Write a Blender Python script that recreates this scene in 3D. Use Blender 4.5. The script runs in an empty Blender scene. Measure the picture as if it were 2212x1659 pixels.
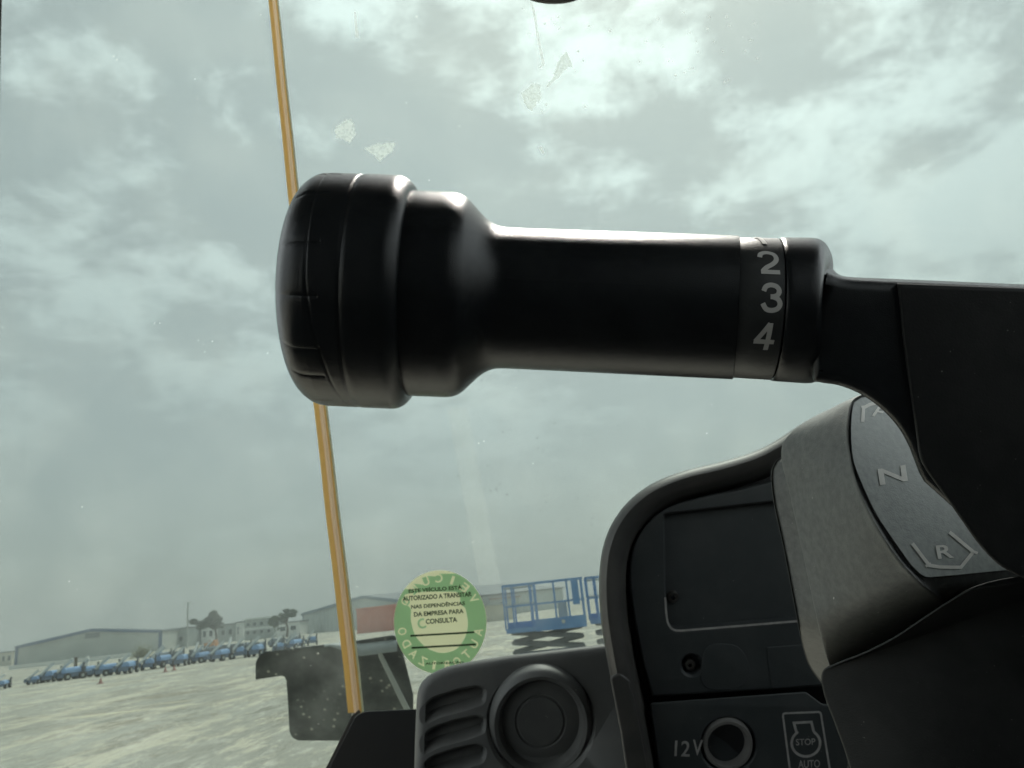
import bpy, bmesh, math, random
from mathutils import Vector, Matrix
from mathutils.geometry import tessellate_polygon
import numpy as np
R = math.radians
random.seed(7)
scn = bpy.context.scene
COL = scn.collection

# ------------------------------------------------------------------ camera
F = 1600.0; CX, CY = 1106.0, 829.5           # focal length and centre on a 2212-wide frame
EYE = Vector((0, 0, 2.0))
PITCH, ROLL = R(16.4), R(-6.1)
cam_d = bpy.data.cameras.new('camera'); cam = bpy.data.objects.new('camera', cam_d)
COL.objects.link(cam); scn.camera = cam
cam_d.sensor_width = 36; cam_d.lens = F / 2212 * 36
cam_d.clip_start = 0.01; cam_d.clip_end = 20000
ROT = Matrix.Rotation(R(90) + PITCH, 3, 'X') @ Matrix.Rotation(ROLL, 3, 'Z')
cam.matrix_world = Matrix.Translation(EYE) @ ROT.to_4x4()
cam_d.dof.use_dof = True; cam_d.dof.focus_distance = 0.185; cam_d.dof.aperture_fstop = 58.0
IROT = ROT.inverted()

def C(X, Y, Z):                              # camera-aligned metres (right, up, ahead) to the world
    return EYE + ROT @ Vector((X, Y, -Z))
def P(x, y, d):
    return C((x - CX) / F * d, -(y - CY) / F * d, d)
def proj(p):
    q = IROT @ (Vector(p) - EYE)
    return CX + F * q.x / -q.z, CY - F * q.y / -q.z
def ray(x, y):
    return (ROT @ Vector(((x - CX) / F, -(y - CY) / F, -1))).normalized()
def G(x, y):                                 # where the sight line meets the ground
    r = ray(x, y); return EYE + r * (-EYE.z / r.z)
def drop(x, y, d):
    p = P(x, y, d); p.z = 0; return p
def hgt(base, ypx):                          # height above base that is seen at that row
    lo, hi = -2.0, 60.0
    for _ in range(50):
        m = (lo + hi) / 2
        if proj((base.x, base.y, base.z + m))[1] > ypx: lo = m
        else: hi = m
    return (lo + hi) / 2

# ------------------------------------------------------------------ sky, sun, exposure
SUN = ray(1330, -560)
sun_el = math.asin(SUN.z); sun_az = math.atan2(SUN.x, SUN.y)
w = bpy.data.worlds.new('World'); scn.world = w; w.use_nodes = True
nt = w.node_tree; nt.nodes.clear()
def N(t, tree=None, **kw):
    n = (tree or nt).nodes.new(t)
    for k, v in kw.items(): setattr(n, k, v)
    return n
def L(a, b, tree=None): (tree or nt).links.new(a, b)
def M_(op, a, b=None, tree=None, clamp=False):
    n = N('ShaderNodeMath', tree, operation=op, use_clamp=clamp)
    for i, v in enumerate((a, b)):
        if v is None: continue
        if isinstance(v, (int, float)): n.inputs[i].default_value = v
        else: L(v, n.inputs[i], tree)
    return n.outputs[0]
def RAMP(fac, stops, tree=None, interp='EASE'):
    n = N('ShaderNodeValToRGB', tree); n.color_ramp.interpolation = interp
    el = n.color_ramp.elements
    while len(el) < len(stops): el.new(0.5)
    for e, (p, c) in zip(el, stops):
        e.position = p; e.color = (c, c, c, 1) if isinstance(c, (int, float)) else (*c, 1)
    L(fac, n.inputs[0], tree); return n.outputs[0]
def MIX(fac, a, b, tree=None, blend='MIX'):
    n = N('ShaderNodeMix', tree, data_type='RGBA', blend_type=blend)
    for i, v in ((0, fac), (6, a), (7, b)):
        if isinstance(v, (int, float)): n.inputs[i].default_value = v
        elif isinstance(v, tuple): n.inputs[i].default_value = (*v, 1)
        else: L(v, n.inputs[i], tree)
    return n.outputs[2]
sky = N('ShaderNodeTexSky', sky_type='NISHITA', sun_disc=False)
sky.sun_elevation = sun_el; sky.sun_rotation = sun_az
sky.dust_density = 3.0; sky.air_density = 1.2
tc = N('ShaderNodeTexCoord')
sep = N('ShaderNodeSeparateXYZ'); L(tc.outputs['Generated'], sep.inputs[0])
zz = M_('ADD', M_('MAXIMUM', sep.outputs[2], 0.0), 0.30)
comb = N('ShaderNodeCombineXYZ')
L(M_('DIVIDE', sep.outputs[0], zz), comb.inputs[0]); L(M_('DIVIDE', sep.outputs[1], zz), comb.inputs[1])
comb.inputs[2].default_value = 3.7
dot = N('ShaderNodeVectorMath', operation='DOT_PRODUCT'); L(tc.outputs['Generated'], dot.inputs[0]); dot.inputs[1].default_value = SUN
sd = M_('MAXIMUM', dot.outputs['Value'], 0.0)
glow = M_('POWER', sd, 2.6)
n1 = N('ShaderNodeTexNoise'); n1.inputs['Scale'].default_value = 1.75; n1.inputs['Detail'].default_value = 12; n1.inputs['Roughness'].default_value = 0.60; n1.inputs['Distortion'].default_value = 0.35
L(comb.outputs[0], n1.inputs['Vector'])
n2 = N('ShaderNodeTexNoise'); n2.inputs['Scale'].default_value = 6.5; n2.inputs['Detail'].default_value = 12; n2.inputs['Roughness'].default_value = 0.64; n2.inputs['Distortion'].default_value = 0.2
L(comb.outputs[0], n2.inputs['Vector'])
nn = M_('ADD', M_('MULTIPLY', n1.outputs[0], 0.58), M_('MULTIPLY', n2.outputs[0], 0.42))
thin = RAMP(nn, [(0.475, 0.0), (0.585, 1.0)])
glow2 = M_('POWER', sd, 5.0)
low = RAMP(sep.outputs[2], [(0.08, 0.15), (0.62, 1.0)])
bright = M_('MULTIPLY', M_('MULTIPLY', thin, low), M_('ADD', M_('MULTIPLY', glow2, 0.40), 0.22))
base = M_('ADD', 0.305, M_('MULTIPLY', glow, 0.18))
lum = M_('ADD', base, M_('MULTIPLY', bright, 0.85))
cl = N('ShaderNodeVectorMath', operation='SCALE'); cl.inputs[0].default_value = (5.86, 6.45, 6.27); L(lum, cl.inputs[3])
skc = MIX(0.92, sky.outputs[0], cl.outputs[0])
bg = N('ShaderNodeBackground'); bg.inputs[1].default_value = 0.15; L(skc, bg.inputs[0])
wo = N('ShaderNodeOutputWorld'); L(bg.outputs[0], wo.inputs[0])
sl = bpy.data.lights.new('sun', 'SUN'); sl.energy = 1.5; sl.angle = R(12); sl.color = (1, 0.95, 0.86)
so = bpy.data.objects.new('sun', sl); COL.objects.link(so); so.rotation_euler = SUN.to_track_quat('Z', 'Y').to_euler()
scn.view_settings.view_transform = 'Standard'; scn.view_settings.look = 'None'
scn.view_settings.exposure = 2.05; scn.view_settings.gamma = 1.0
scn.render.engine = 'CYCLES'; scn.cycles.use_denoising = True
scn.cycles.max_bounces = 8; scn.cycles.transparent_max_bounces = 16; scn.cycles.caustics_reflective = False; scn.cycles.caustics_refractive = False

# ------------------------------------------------------------------ materials
def new_mat(name):
    m = bpy.data.materials.new(name); m.use_nodes = True
    t = m.node_tree; t.nodes.clear(); return m, t
def pbr(name, c1, c2=None, rough=0.5, scale=50, fac=(0.35, 0.65), bump=0.0, bscale=None, metal=0.0, spec=0.5, speck=None, stretch=None, bdist=0.001, sscale=300, coat=0.0):
    m, t = new_mat(name)
    o = N('ShaderNodeOutputMaterial', t); b = N('ShaderNodeBsdfPrincipled', t); L(b.outputs[0], o.inputs[0], t)
    tcn = N('ShaderNodeTexCoord', t); vec = tcn.outputs['Object']
    if stretch:
        mp = N('ShaderNodeMapping', t); mp.inputs['Scale'].default_value = stretch; L(vec, mp.inputs[0], t); vec = mp.outputs[0]
    b.inputs['Roughness'].default_value = rough; b.inputs['Metallic'].default_value = metal
    b.inputs['Specular IOR Level'].default_value = spec; b.inputs['Coat Weight'].default_value = coat
    col = None
    if c2:
        n = N('ShaderNodeTexNoise', t); n.inputs['Scale'].default_value = scale; n.inputs['Detail'].default_value = 6; n.inputs['Roughness'].default_value = 0.6; L(vec, n.inputs['Vector'], t)
        col = RAMP(n.outputs[0], [(fac[0], c1), (fac[1], c2)], t)
    if speck:
        v = N('ShaderNodeTexVoronoi', t); v.inputs['Scale'].default_value = sscale; L(vec, v.inputs['Vector'], t)
        k = N('ShaderNodeTexNoise', t); k.inputs['Scale'].default_value = sscale * 0.35; L(vec, k.inputs['Vector'], t)
        f = M_('MULTIPLY', RAMP(v.outputs['Distance'], [(0.10, 1.0), (0.30, 0.0)], t), RAMP(k.outputs[0], [(speck[1], 0.0), (speck[1] + 0.08, 1.0)], t), t)
        col = MIX(f, col if col else c1, speck[0], t)
    if col: L(col, b.inputs['Base Color'], t)
    else: b.inputs['Base Color'].default_value = (*c1, 1)
    if bump:
        nb = N('ShaderNodeTexNoise', t); nb.inputs['Scale'].default_value = bscale or scale * 4; nb.inputs['Detail'].default_value = 4; L(vec, nb.inputs['Vector'], t)
        bn = N('ShaderNodeBump', t); bn.inputs['Strength'].default_value = bump; bn.inputs['Distance'].default_value = bdist
        L(nb.outputs[0], bn.inputs['Height'], t); L(bn.outputs[0], b.inputs['Normal'], t)
    return m
def thin(name, col, trans=0.5, rough=0.6):          # paper, film, resin: lets light through
    m, t = new_mat(name); o = N('ShaderNodeOutputMaterial', t)
    d = N('ShaderNodeBsdfDiffuse', t); d.inputs[0].default_value = (*col, 1)
    tr = N('ShaderNodeBsdfTranslucent', t); tr.inputs[0].default_value = (*col, 1)
    mx = N('ShaderNodeMixShader', t); mx.inputs[0].default_value = trans
    L(d.outputs[0], mx.inputs[1], t); L(tr.outputs[0], mx.inputs[2], t); L(mx.outputs[0], o.inputs[0], t); return m
MT = {}
MT['black'] = pbr('black_plastic', (0.008, 0.0095, 0.011), (0.012, 0.014, 0.0155), 0.27, 60, bump=0.28, bscale=4200, bdist=0.0003, spec=0.28)
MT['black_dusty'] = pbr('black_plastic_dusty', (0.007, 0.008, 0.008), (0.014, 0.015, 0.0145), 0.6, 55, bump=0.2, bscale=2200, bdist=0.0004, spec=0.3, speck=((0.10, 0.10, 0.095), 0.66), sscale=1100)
MT['dash'] = pbr('dash_plastic', (0.030, 0.036, 0.038), (0.042, 0.047, 0.048), 0.55, 30, bump=0.2, bscale=1500, bdist=0.0004, speck=((0.16, 0.16, 0.15), 0.68), sscale=620)
MT['rim'] = pbr('hood_rubber', (0.045, 0.044, 0.042), (0.068, 0.064, 0.058), 0.5, 25, bump=0.2, bscale=1200, bdist=0.0005)
MT['pod'] = pbr('vent_plastic', (0.095, 0.097, 0.095), (0.13, 0.13, 0.124), 0.5, 20, bump=0.15, bscale=1200, bdist=0.0005, speck=((0.26, 0.26, 0.24), 0.68), sscale=520)
MT['housing'] = pbr('dusty_grey_plastic', (0.075, 0.080, 0.076), (0.118, 0.122, 0.115), 0.55, 420, (0.25, 0.75), bump=0.35, bscale=2500, bdist=0.0005, speck=((0.55, 0.54, 0.50), 0.68), sscale=800)
MT['decal'] = pbr('decal_film', (0.27, 0.30, 0.28), (0.35, 0.38, 0.355), 0.5, 500, bump=0.3, bscale=1800, bdist=0.0003, speck=((0.14, 0.14, 0.13), 0.68), sscale=520)
MT['ink'] = pbr('light_ink', (0.95, 0.94, 0.87), (0.86, 0.84, 0.77), 0.6, 300)
MT['ink_grey'] = pbr('grey_ink', (0.50, 0.49, 0.47), None, 0.6)
MT['ink_dash'] = pbr('dash_ink', (0.40, 0.39, 0.37), (0.30, 0.29, 0.28), 0.6, 200)
MT['dark'] = pbr('cab_black_paint', (0.010, 0.011, 0.013), None, 0.5)
MT['cabliner'] = pbr('cab_liner', (0.04, 0.04, 0.04), None, 0.8)
MT['ground'] = None
MT['amber'] = thin('amber_sealant', (0.68, 0.53, 0.26), 0.6)
MT['orange'] = thin('orange_sealant_bead', (1.0, 0.87, 0.69), 0.6)
MT['edge'] = thin('clear_sealant_edge', (0.75, 0.80, 0.70), 0.6)
MT['st_green'] = thin('sticker_green', (0.47, 0.72, 0.55), 0.7)
MT['st_beige'] = thin('sticker_paper', (0.95, 0.94, 0.76), 0.7)
MT['st_ink'] = thin('sticker_ink', (0.06, 0.09, 0.065), 0.4)
MT['mud_black'] = pbr('muddy_black_rubber', (0.035, 0.042, 0.044), (0.11, 0.12, 0.118), 0.6, 16, (0.38, 0.68), bump=0.3, bscale=60, bdist=0.004, speck=((0.50, 0.48, 0.42), 0.50), sscale=48)
MT['residue'] = None
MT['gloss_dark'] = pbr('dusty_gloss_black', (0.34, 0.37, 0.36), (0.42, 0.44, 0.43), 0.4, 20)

def glass():
    m, t = new_mat('tinted_dusty_glass'); o = N('ShaderNodeOutputMaterial', t)
    tr = N('ShaderNodeBsdfTransparent', t); tr.inputs[0].default_value = (0.502, 0.534, 0.523, 1)
    gl = N('ShaderNodeBsdfGlossy', t); gl.inputs['Roughness'].default_value = 0.02
    fr = N('ShaderNodeFresnel', t); fr.inputs[0].default_value = 1.25
    m1 = N('ShaderNodeMixShader', t); L(M_('MULTIPLY', fr.outputs[0], 0.5, t), m1.inputs[0], t); L(tr.outputs[0], m1.inputs[1], t); L(gl.outputs[0], m1.inputs[2], t)
    tl = N('ShaderNodeBsdfTranslucent', t); tl.inputs[0].default_value = (0.75, 0.78, 0.74, 1)
    tcn = N('ShaderNodeTexCoord', t); vec = tcn.outputs['Object']
    n = N('ShaderNodeTexNoise', t); n.inputs['Scale'].default_value = 9; n.inputs['Detail'].default_value = 7; L(vec, n.inputs['Vector'], t)
    film = RAMP(n.outputs[0], [(0.40, 0.006), (0.75, 0.045)], t)
    v = N('ShaderNodeTexVoronoi', t); v.inputs['Scale'].default_value = 150; L(vec, v.inputs['Vector'], t)
    k = N('ShaderNodeTexNoise', t); k.inputs['Scale'].default_value = 17; L(vec, k.inputs['Vector'], t)
    k2 = N('ShaderNodeTexWhiteNoise', t); L(v.outputs['Position'], k2.inputs['Vector'], t)
    sp = M_('MULTIPLY', RAMP(v.outputs['Distance'], [(0.05, 1.0), (0.16, 0.0)], t), RAMP(k.outputs[0], [(0.55, 0.0), (0.65, 1.0)], t), t)
    sp = M_('MULTIPLY', sp, RAMP(k2.outputs['Value'], [(0.5, 0.0), (0.95, 0.28)], t), t)
    f = M_('ADD', film, sp, t, True)
    m2 = N('ShaderNodeMixShader', t); L(f, m2.inputs[0], t); L(m1.outputs[0], m2.inputs[1], t); L(tl.outputs[0], m2.inputs[2], t)
    L(m2.outputs[0], o.inputs[0], t); return m
MT['glass'] = glass()
def residue(name, amount, col):
    m, t = new_mat(name); o = N('ShaderNodeOutputMaterial', t)
    tr = N('ShaderNodeBsdfTransparent', t); tl = N('ShaderNodeBsdfTranslucent', t); tl.inputs[0].default_value = (*col, 1)
    tcn = N('ShaderNodeTexCoord', t); n = N('ShaderNodeTexNoise', t); n.inputs['Scale'].default_value = 260; n.inputs['Detail'].default_value = 5; L(tcn.outputs['Object'], n.inputs['Vector'], t)
    m2 = N('ShaderNodeMixShader', t); L(RAMP(n.outputs[0], [(0.34, amount * 0.55), (0.60, amount)], t), m2.inputs[0], t); L(tr.outputs[0], m2.inputs[1], t); L(tl.outputs[0], m2.inputs[2], t)
    L(m2.outputs[0], o.inputs[0], t); return m
MT['residue'] = residue('tape_residue', 0.85, (0.97, 1.0, 0.99))
MT['scratch'] = residue('scratch_white', 0.9, (0.98, 1.0, 1.0))
MT['pale_band'] = residue('pale_band_film', 0.16, (0.9, 0.9, 0.85))
MT['speckdark'] = residue('dirt_speck', 0.22, (0.10, 0.11, 0.10))

# ------------------------------------------------------------------ mesh helpers
def mk(name, verts, faces, mat, parent=None, smooth=True, ang=35):
    me = bpy.data.meshes.new(name); org = parent.matrix_world.translation if parent else Vector((0, 0, 0))
    if parent and parent.parent: org = parent.location + parent.parent.location
    elif parent: org = parent.location
    me.from_pydata([tuple(Vector(v) - org) for v in verts], [], faces); me.validate(); me.update()
    bm = bmesh.new(); bm.from_mesh(me); bmesh.ops.recalc_face_normals(bm, faces=bm.faces); bm.to_mesh(me); bm.free()
    if smooth:
        me.shade_smooth(); me.set_sharp_from_angle(angle=R(ang))
    me.materials.append(MT[mat] if isinstance(mat, str) else mat)
    o = bpy.data.objects.new(name, me); COL.objects.link(o)
    if parent: o.parent = parent
    return o
def tag(o, label, cat, group=None, kind=None):
    o['label'] = label; o['category'] = cat
    if group: o['group'] = group
    if kind: o['kind'] = kind
    return o
def thing(name, label, cat, loc, group=None):
    o = bpy.data.objects.new(name, None); COL.objects.link(o); o.location = loc; o.empty_display_size = 0.05
    return tag(o, label, cat, group)
def copy_tree(o, parent=None):
    c = o.copy(); COL.objects.link(c); c.parent = parent
    for ch in list(o.children): copy_tree(ch, c)
    return c
def catmull(pts, n=6, closed=False):
    pts = [np.array(p, float) for p in pts]; m = len(pts); out = []
    for i in range(m if closed else m - 1):
        if closed: p0, p1, p2, p3 = pts[i - 1], pts[i], pts[(i + 1) % m], pts[(i + 2) % m]
        else: p0, p1, p2, p3 = pts[max(i - 1, 0)], pts[i], pts[i + 1], pts[min(i + 2, m - 1)]
        for k in range(n):
            t = k / n
            out.append(0.5 * ((2 * p1) + (-p0 + p2) * t + (2 * p0 - 5 * p1 + 4 * p2 - p3) * t * t + (-p0 + 3 * p1 - 3 * p2 + p3) * t ** 3))
    if not closed: out.append(pts[-1])
    return [tuple(p) for p in out]
def rnd(pts, r, seg=5):                       # polygon with rounded corners; r a number or one per corner
    out = []; m = len(pts)
    for i in range(m):
        p = np.array(pts[i], float); a = np.array(pts[i - 1], float) - p; b = np.array(pts[(i + 1) % m], float) - p
        rr = r[i] if isinstance(r, (list, tuple)) else r
        la, lb = np.linalg.norm(a), np.linalg.norm(b); q = min(rr, la * 0.45, lb * 0.45)
        if q < 0.5: out.append(tuple(p)); continue
        A, B = p + a / la * q, p + b / lb * q
        for k in range(seg + 1):
            t = k / seg; out.append(tuple((1 - t) ** 2 * A + 2 * t * (1 - t) * p + t * t * B))
    return out
def area2(p): return sum(p[i - 1][0] * p[i][1] - p[i][0] * p[i - 1][1] for i in range(len(p)))
def inset(poly, d):
    s = 1 if area2(poly) > 0 else -1; m = len(poly); out = []
    for i in range(m):
        p = np.array(poly[i], float); a = p - np.array(poly[i - 1], float); b = np.array(poly[(i + 1) % m], float) - p
        a /= (np.linalg.norm(a) + 1e-9); b /= (np.linalg.norm(b) + 1e-9)
        na, nb = np.array((-a[1], a[0])) * s, np.array((-b[1], b[0])) * s
        n = na + nb; ln = np.linalg.norm(n)
        n = n / ln if ln > 1e-6 else na
        out.append(tuple(p + n * d / max(0.5, float(np.dot(n, na)))))
    return out
def dconst(d): return lambda x, y: d
def pz(x, y, d, t=0.0):                       # point at pixel on depth d, pushed t metres straight ahead
    return C((x - CX) / F * d, -(y - CY) / F * d, d + t)
def slab(name, poly, df, thick, bev, mat, parent, holes=(), seg=4, hole_depth=None, hbev=0, ang=35, taper=None):
    if not callable(df): df = dconst(df)
    V, Fc = [], []
    def ring(pl, t):
        i0 = len(V)
        for (x, y) in pl: V.append(pz(x, y, df(x, y), t))
        return list(range(i0, len(V)))
    def skin(a, b):
        for i in range(len(a)): Fc.append((a[i - 1], a[i], b[i], b[i - 1]))
    bd = bev / F * df(*poly[0])
    tp = taper if taper is not None else bev * 0.6 + 2
    i0 = len(V)
    for (x, y), (x1, y1) in zip(inset(poly, tp), poly): V.append(P(x, y, df(x1, y1) + thick))
    back = list(range(i0, len(V))); prev = back
    md = ring(poly, bd + 0.0004) if False else None
    pl = poly
    for k in range(seg + 1 if bev else 1):
        a = (k / seg if bev else 0) * math.pi / 2
        pl = inset(poly, bev * (1 - math.cos(a))) if bev else poly
        i0 = len(V); q = bd * (1 - math.sin(a)) if bev else 0
        for (x, y) in pl: V.append(P(x, y, df(x, y) + q))
        r = list(range(i0, len(V))); skin(prev, r); prev = r
    front = pl; fi = prev; loops = [front]; idx = list(fi)
    for h in holes:
        hd = hole_depth or thick
        p2 = inset(h, -hbev) if hbev else h
        r0 = ring(p2, 0)
        rr = r0
        if hbev:
            r1 = ring(h, hbev / F * df(*h[0])); skin(r0, r1); rr = r1
        r2 = ring(inset(h, min(2, abs(hbev) * 0.3)) if hbev else h, hd); skin(rr, r2)
        for tri in tessellate_polygon([[Vector((x, y, 0)) for x, y in h]]): Fc.append(tuple(r2[i] for i in tri))
        loops.append(p2); idx += r0
    for tri in tessellate_polygon([[Vector((x, y, 0)) for x, y in l] for l in loops]): Fc.append(tuple(idx[i] for i in tri))
    for tri in tessellate_polygon([[Vector((x, y, 0)) for x, y in poly]]): Fc.append(tuple(back[i] for i in reversed(tri)))
    return mk(name, V, Fc, mat, parent, ang=ang)
def sheet(name, poly, pf, mat, parent):       # thin print; pf maps a pixel to a world point
    V = [pf(x, y) for x, y in poly]
    return mk(name, V, [tuple(t) for t in tessellate_polygon([[Vector((x, y, 0)) for x, y in poly]])], mat, parent, smooth=False)
def stroke(pts, wd, closed=False):
    p = [np.array(q, float) for q in pts]; m = len(p); Lf, Rt = [], []
    for i in range(m):
        a = p[i] - p[i - 1] if (i > 0 or closed) else p[1] - p[0]
        b = p[(i + 1) % m] - p[i] if (i < m - 1 or closed) else a
        a = a / np.linalg.norm(a); b = b / np.linalg.norm(b)
        na, nb = np.array((-a[1], a[0])), np.array((-b[1], b[0])); n = na + nb; n /= np.linalg.norm(n)
        k = wd / 2 / max(0.55, float(np.dot(n, na))); Lf.append(p[i] + n * k); Rt.append(p[i] - n * k)
    V = [tuple(q) for q in Lf + Rt]; Fc = []
    for i in range(m if closed else m - 1):
        j = (i + 1) % m; Fc.append((i, j, m + j, m + i))
    return V, Fc
def flat(name, VF, pf, mat, parent):
    V, Fc = VF; return mk(name, [pf(x, y) for x, y in V], Fc, mat, parent, smooth=False)
def merge(*vfs):
    V, Fc = [], []
    for v, f in vfs:
        o = len(V); V += list(v); Fc += [tuple(i + o for i in q) for q in f]
    return V, Fc
_tc = {}
def text(s, bold=0.0, sub=0):                  # glyph mesh in a unit box, y down
    key = (s, bold, sub)
    if key in _tc: return _tc[key]
    cu = bpy.data.curves.new('t', 'FONT'); cu.body = s; cu.offset = bold; cu.resolution_u = 4
    ob = bpy.data.objects.new('t', cu); COL.objects.link(ob)
    dg = bpy.context.evaluated_depsgraph_get(); me = bpy.data.meshes.new_from_object(ob.evaluated_get(dg))
    bpy.data.objects.remove(ob); bpy.data.curves.remove(cu)
    if sub:
        bm = bmesh.new(); bm.from_mesh(me); bmesh.ops.triangulate(bm, faces=bm.faces)
        for _ in range(sub):
            bmesh.ops.subdivide_edges(bm, edges=[e for e in bm.edges if e.calc_length() > 0.09], cuts=1, use_grid_fill=True)
            bmesh.ops.triangulate(bm, faces=bm.faces)
        bm.to_mesh(me); bm.free()
    v = np.array([q.co[:2] for q in me.vertices]); f = [tuple(q.vertices) for q in me.polygons]
    lo, hi = v.min(0), v.max(0); u = (v - (lo + hi) / 2) / np.maximum(hi - lo, 1e-6); u[:, 1] *= -1
    bpy.data.meshes.remove(me); _tc[key] = (u, f); return _tc[key]
def place(tm, cx, cy, wd, ht, rot=0, mirror=False, shear=0.0):
    u, f = tm; c, s = math.cos(R(rot)), math.sin(R(rot)); V = []
    for a, b in u:
        x = (-a if mirror else a) * wd; y = b * ht; x += shear * y
        V.append((cx + x * c - y * s, cy + x * s + y * c))
    return V, f
def tubepath(name, pts, rad, mat, parent, seg=8, flatten=1.0):
    V, Fc = [], []; pts = [Vector(p) for p in pts]; m = len(pts)
    up0 = ROT @ Vector((0, 0, 1))
    for i, p in enumerate(pts):
        t = (pts[min(i + 1, m - 1)] - pts[max(i - 1, 0)]).normalized()
        a = t.cross(up0)
        if a.length < 1e-4: a = t.cross(Vector((1, 0, 0)))
        a.normalize(); b = a.cross(t).normalized(); r = rad[i] if isinstance(rad, (list, tuple)) else rad
        for k in range(seg):
            th = 2 * math.pi * k / seg; V.append(p + a * math.cos(th) * r + b * math.sin(th) * r * flatten)
    for i in range(m - 1):
        for k in range(seg):
            k2 = (k + 1) % seg; Fc.append((i * seg + k, i * seg + k2, (i + 1) * seg + k2, (i + 1) * seg + k))
    Fc.append(tuple(range(seg))); Fc.append(tuple((m - 1) * seg + k for k in range(seg)))
    return mk(name, V, Fc, mat, parent)
class Loc:                                    # local frame on the ground: x right, y away, z up
    def __init__(s, org, yaw): s.o = Vector(org); s.c, s.s = math.cos(yaw), math.sin(yaw)
    def __call__(s, x, y, z): return Vector((s.o.x + x * s.c - y * s.s, s.o.y + x * s.s + y * s.c, s.o.z + z))
BF = [(0, 1, 2, 3), (7, 6, 5, 4), (0, 4, 5, 1), (1, 5, 6, 2), (2, 6, 7, 3), (3, 7, 4, 0)]
def boxvf(f, x0, x1, y0, y1, z0, z1):
    return [f(x, y, z) for z in (z0, z1) for x, y in ((x0, y0), (x1, y0), (x1, y1), (x0, y1))], list(BF)
def cylvf(f, c, axis, r, ln, seg=14):
    c = Vector(c); ax = {'x': Vector((1, 0, 0)), 'y': Vector((0, 1, 0)), 'z': Vector((0, 0, 1))}[axis]
    u = Vector((0, 1, 0)) if axis == 'x' else Vector((1, 0, 0)); v = ax.cross(u); V = []
    for e in (-0.5, 0.5):
        for k in range(seg):
            t = 2 * math.pi * k / seg; q = c + ax * (e * ln) + u * (r * math.cos(t)) + v * (r * math.sin(t)); V.append(f(*q))
    Fc = [(k, (k + 1) % seg, seg + (k + 1) % seg, seg + k) for k in range(seg)] + [tuple(range(seg)), tuple(range(seg, 2 * seg))]
    return V, Fc
def barvf(f, a, b, r):                        # square bar between two local points
    a, b = Vector(a), Vector(b); t = (b - a).normalized(); u = t.cross(Vector((0, 1, 0)))
    if u.length < 0.1: u = t.cross(Vector((1, 0, 0)))
    u.normalize(); v = t.cross(u); V = [f(*(p + u * r * i + v * r * j)) for p in (a, b) for i, j in ((-1, -1), (1, -1), (1, 1), (-1, 1))]
    return V, list(BF)
def boxm(name, f, dims, mat, parent): return mk(name, *boxvf(f, *dims), mat, parent, smooth=False)

# ================================================================== THE YARD OUTSIDE
def ground_mat():
    m, t = new_mat('pale_gravel'); o = N('ShaderNodeOutputMaterial', t); b = N('ShaderNodeBsdfPrincipled', t); L(b.outputs[0], o.inputs[0], t)
    b.inputs['Roughness'].default_value = 0.9; b.inputs['Specular IOR Level'].default_value = 0.2
    tcn = N('ShaderNodeTexCoord', t); vec = tcn.outputs['Object']
    def noise(sc, stretch, det=6, rough=0.6):
        mp = N('ShaderNodeMapping', t); mp.inputs['Scale'].default_value = stretch; mp.inputs['Rotation'].default_value = (0, 0, R(-6)); L(vec, mp.inputs[0], t)
        n = N('ShaderNodeTexNoise', t); n.inputs['Scale'].default_value = sc; n.inputs['Detail'].default_value = det; n.inputs['Roughness'].default_value = rough; L(mp.outputs[0], n.inputs['Vector'], t); return n.outputs[0]
    c = RAMP(noise(0.06, (1, 1, 1), 6, 0.6), [(0.40, (0.34, 0.335, 0.29)), (0.60, (0.43, 0.43, 0.375))], t)
    def blot(sc, st, lo, hi, amt, col, det=14, rg_=0.82):
        return MIX(M_('MULTIPLY', RAMP(noise(sc, st, det, rg_), [(lo, 0.0), (hi, 1.0)], t), amt, t), c, col, t)
    c = blot(0.55, (1.0, 0.32, 1), 0.50, 0.55, 0.8, (0.62, 0.58, 0.46))
    c = blot(0.9, (1.1, 0.32, 1), 0.53, 0.57, 0.7, (0.23, 0.22, 0.18))
    c = blot(0.23, (0.6, 0.5, 1), 0.54, 0.58, 0.75, (0.28, 0.25, 0.19))
    c = blot(0.40, (0.07, 0.8, 1), 0.57, 0.62, 0.8, (0.70, 0.64, 0.47), 12, 0.74)
    c = blot(2.4, (1.4, 0.4, 1), 0.52, 0.58, 0.5, (0.68, 0.66, 0.58))
    c = blot(3.4, (1.4, 0.4, 1), 0.54, 0.60, 0.5, (0.20, 0.20, 0.18))
    L(c, b.inputs['Base Color'], t)
    bn = N('ShaderNodeBump', t); bn.inputs['Strength'].default_value = 0.25; bn.inputs['Distance'].default_value = 0.02
    L(noise(6.0, (1, 1, 1), 8, 0.75), bn.inputs['Height'], t); L(bn.outputs[0], b.inputs['Normal'], t); return m
gm = ground_mat()
g = mk('ground', [(-6000, -400, 0), (6000, -400, 0), (6000, 9000, 0), (-6000, 9000, 0)], [(0, 1, 2, 3)], gm, smooth=False)
g['label'] = 'pale gravel yard with wheel tracks'; g['kind'] = 'structure'

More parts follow.
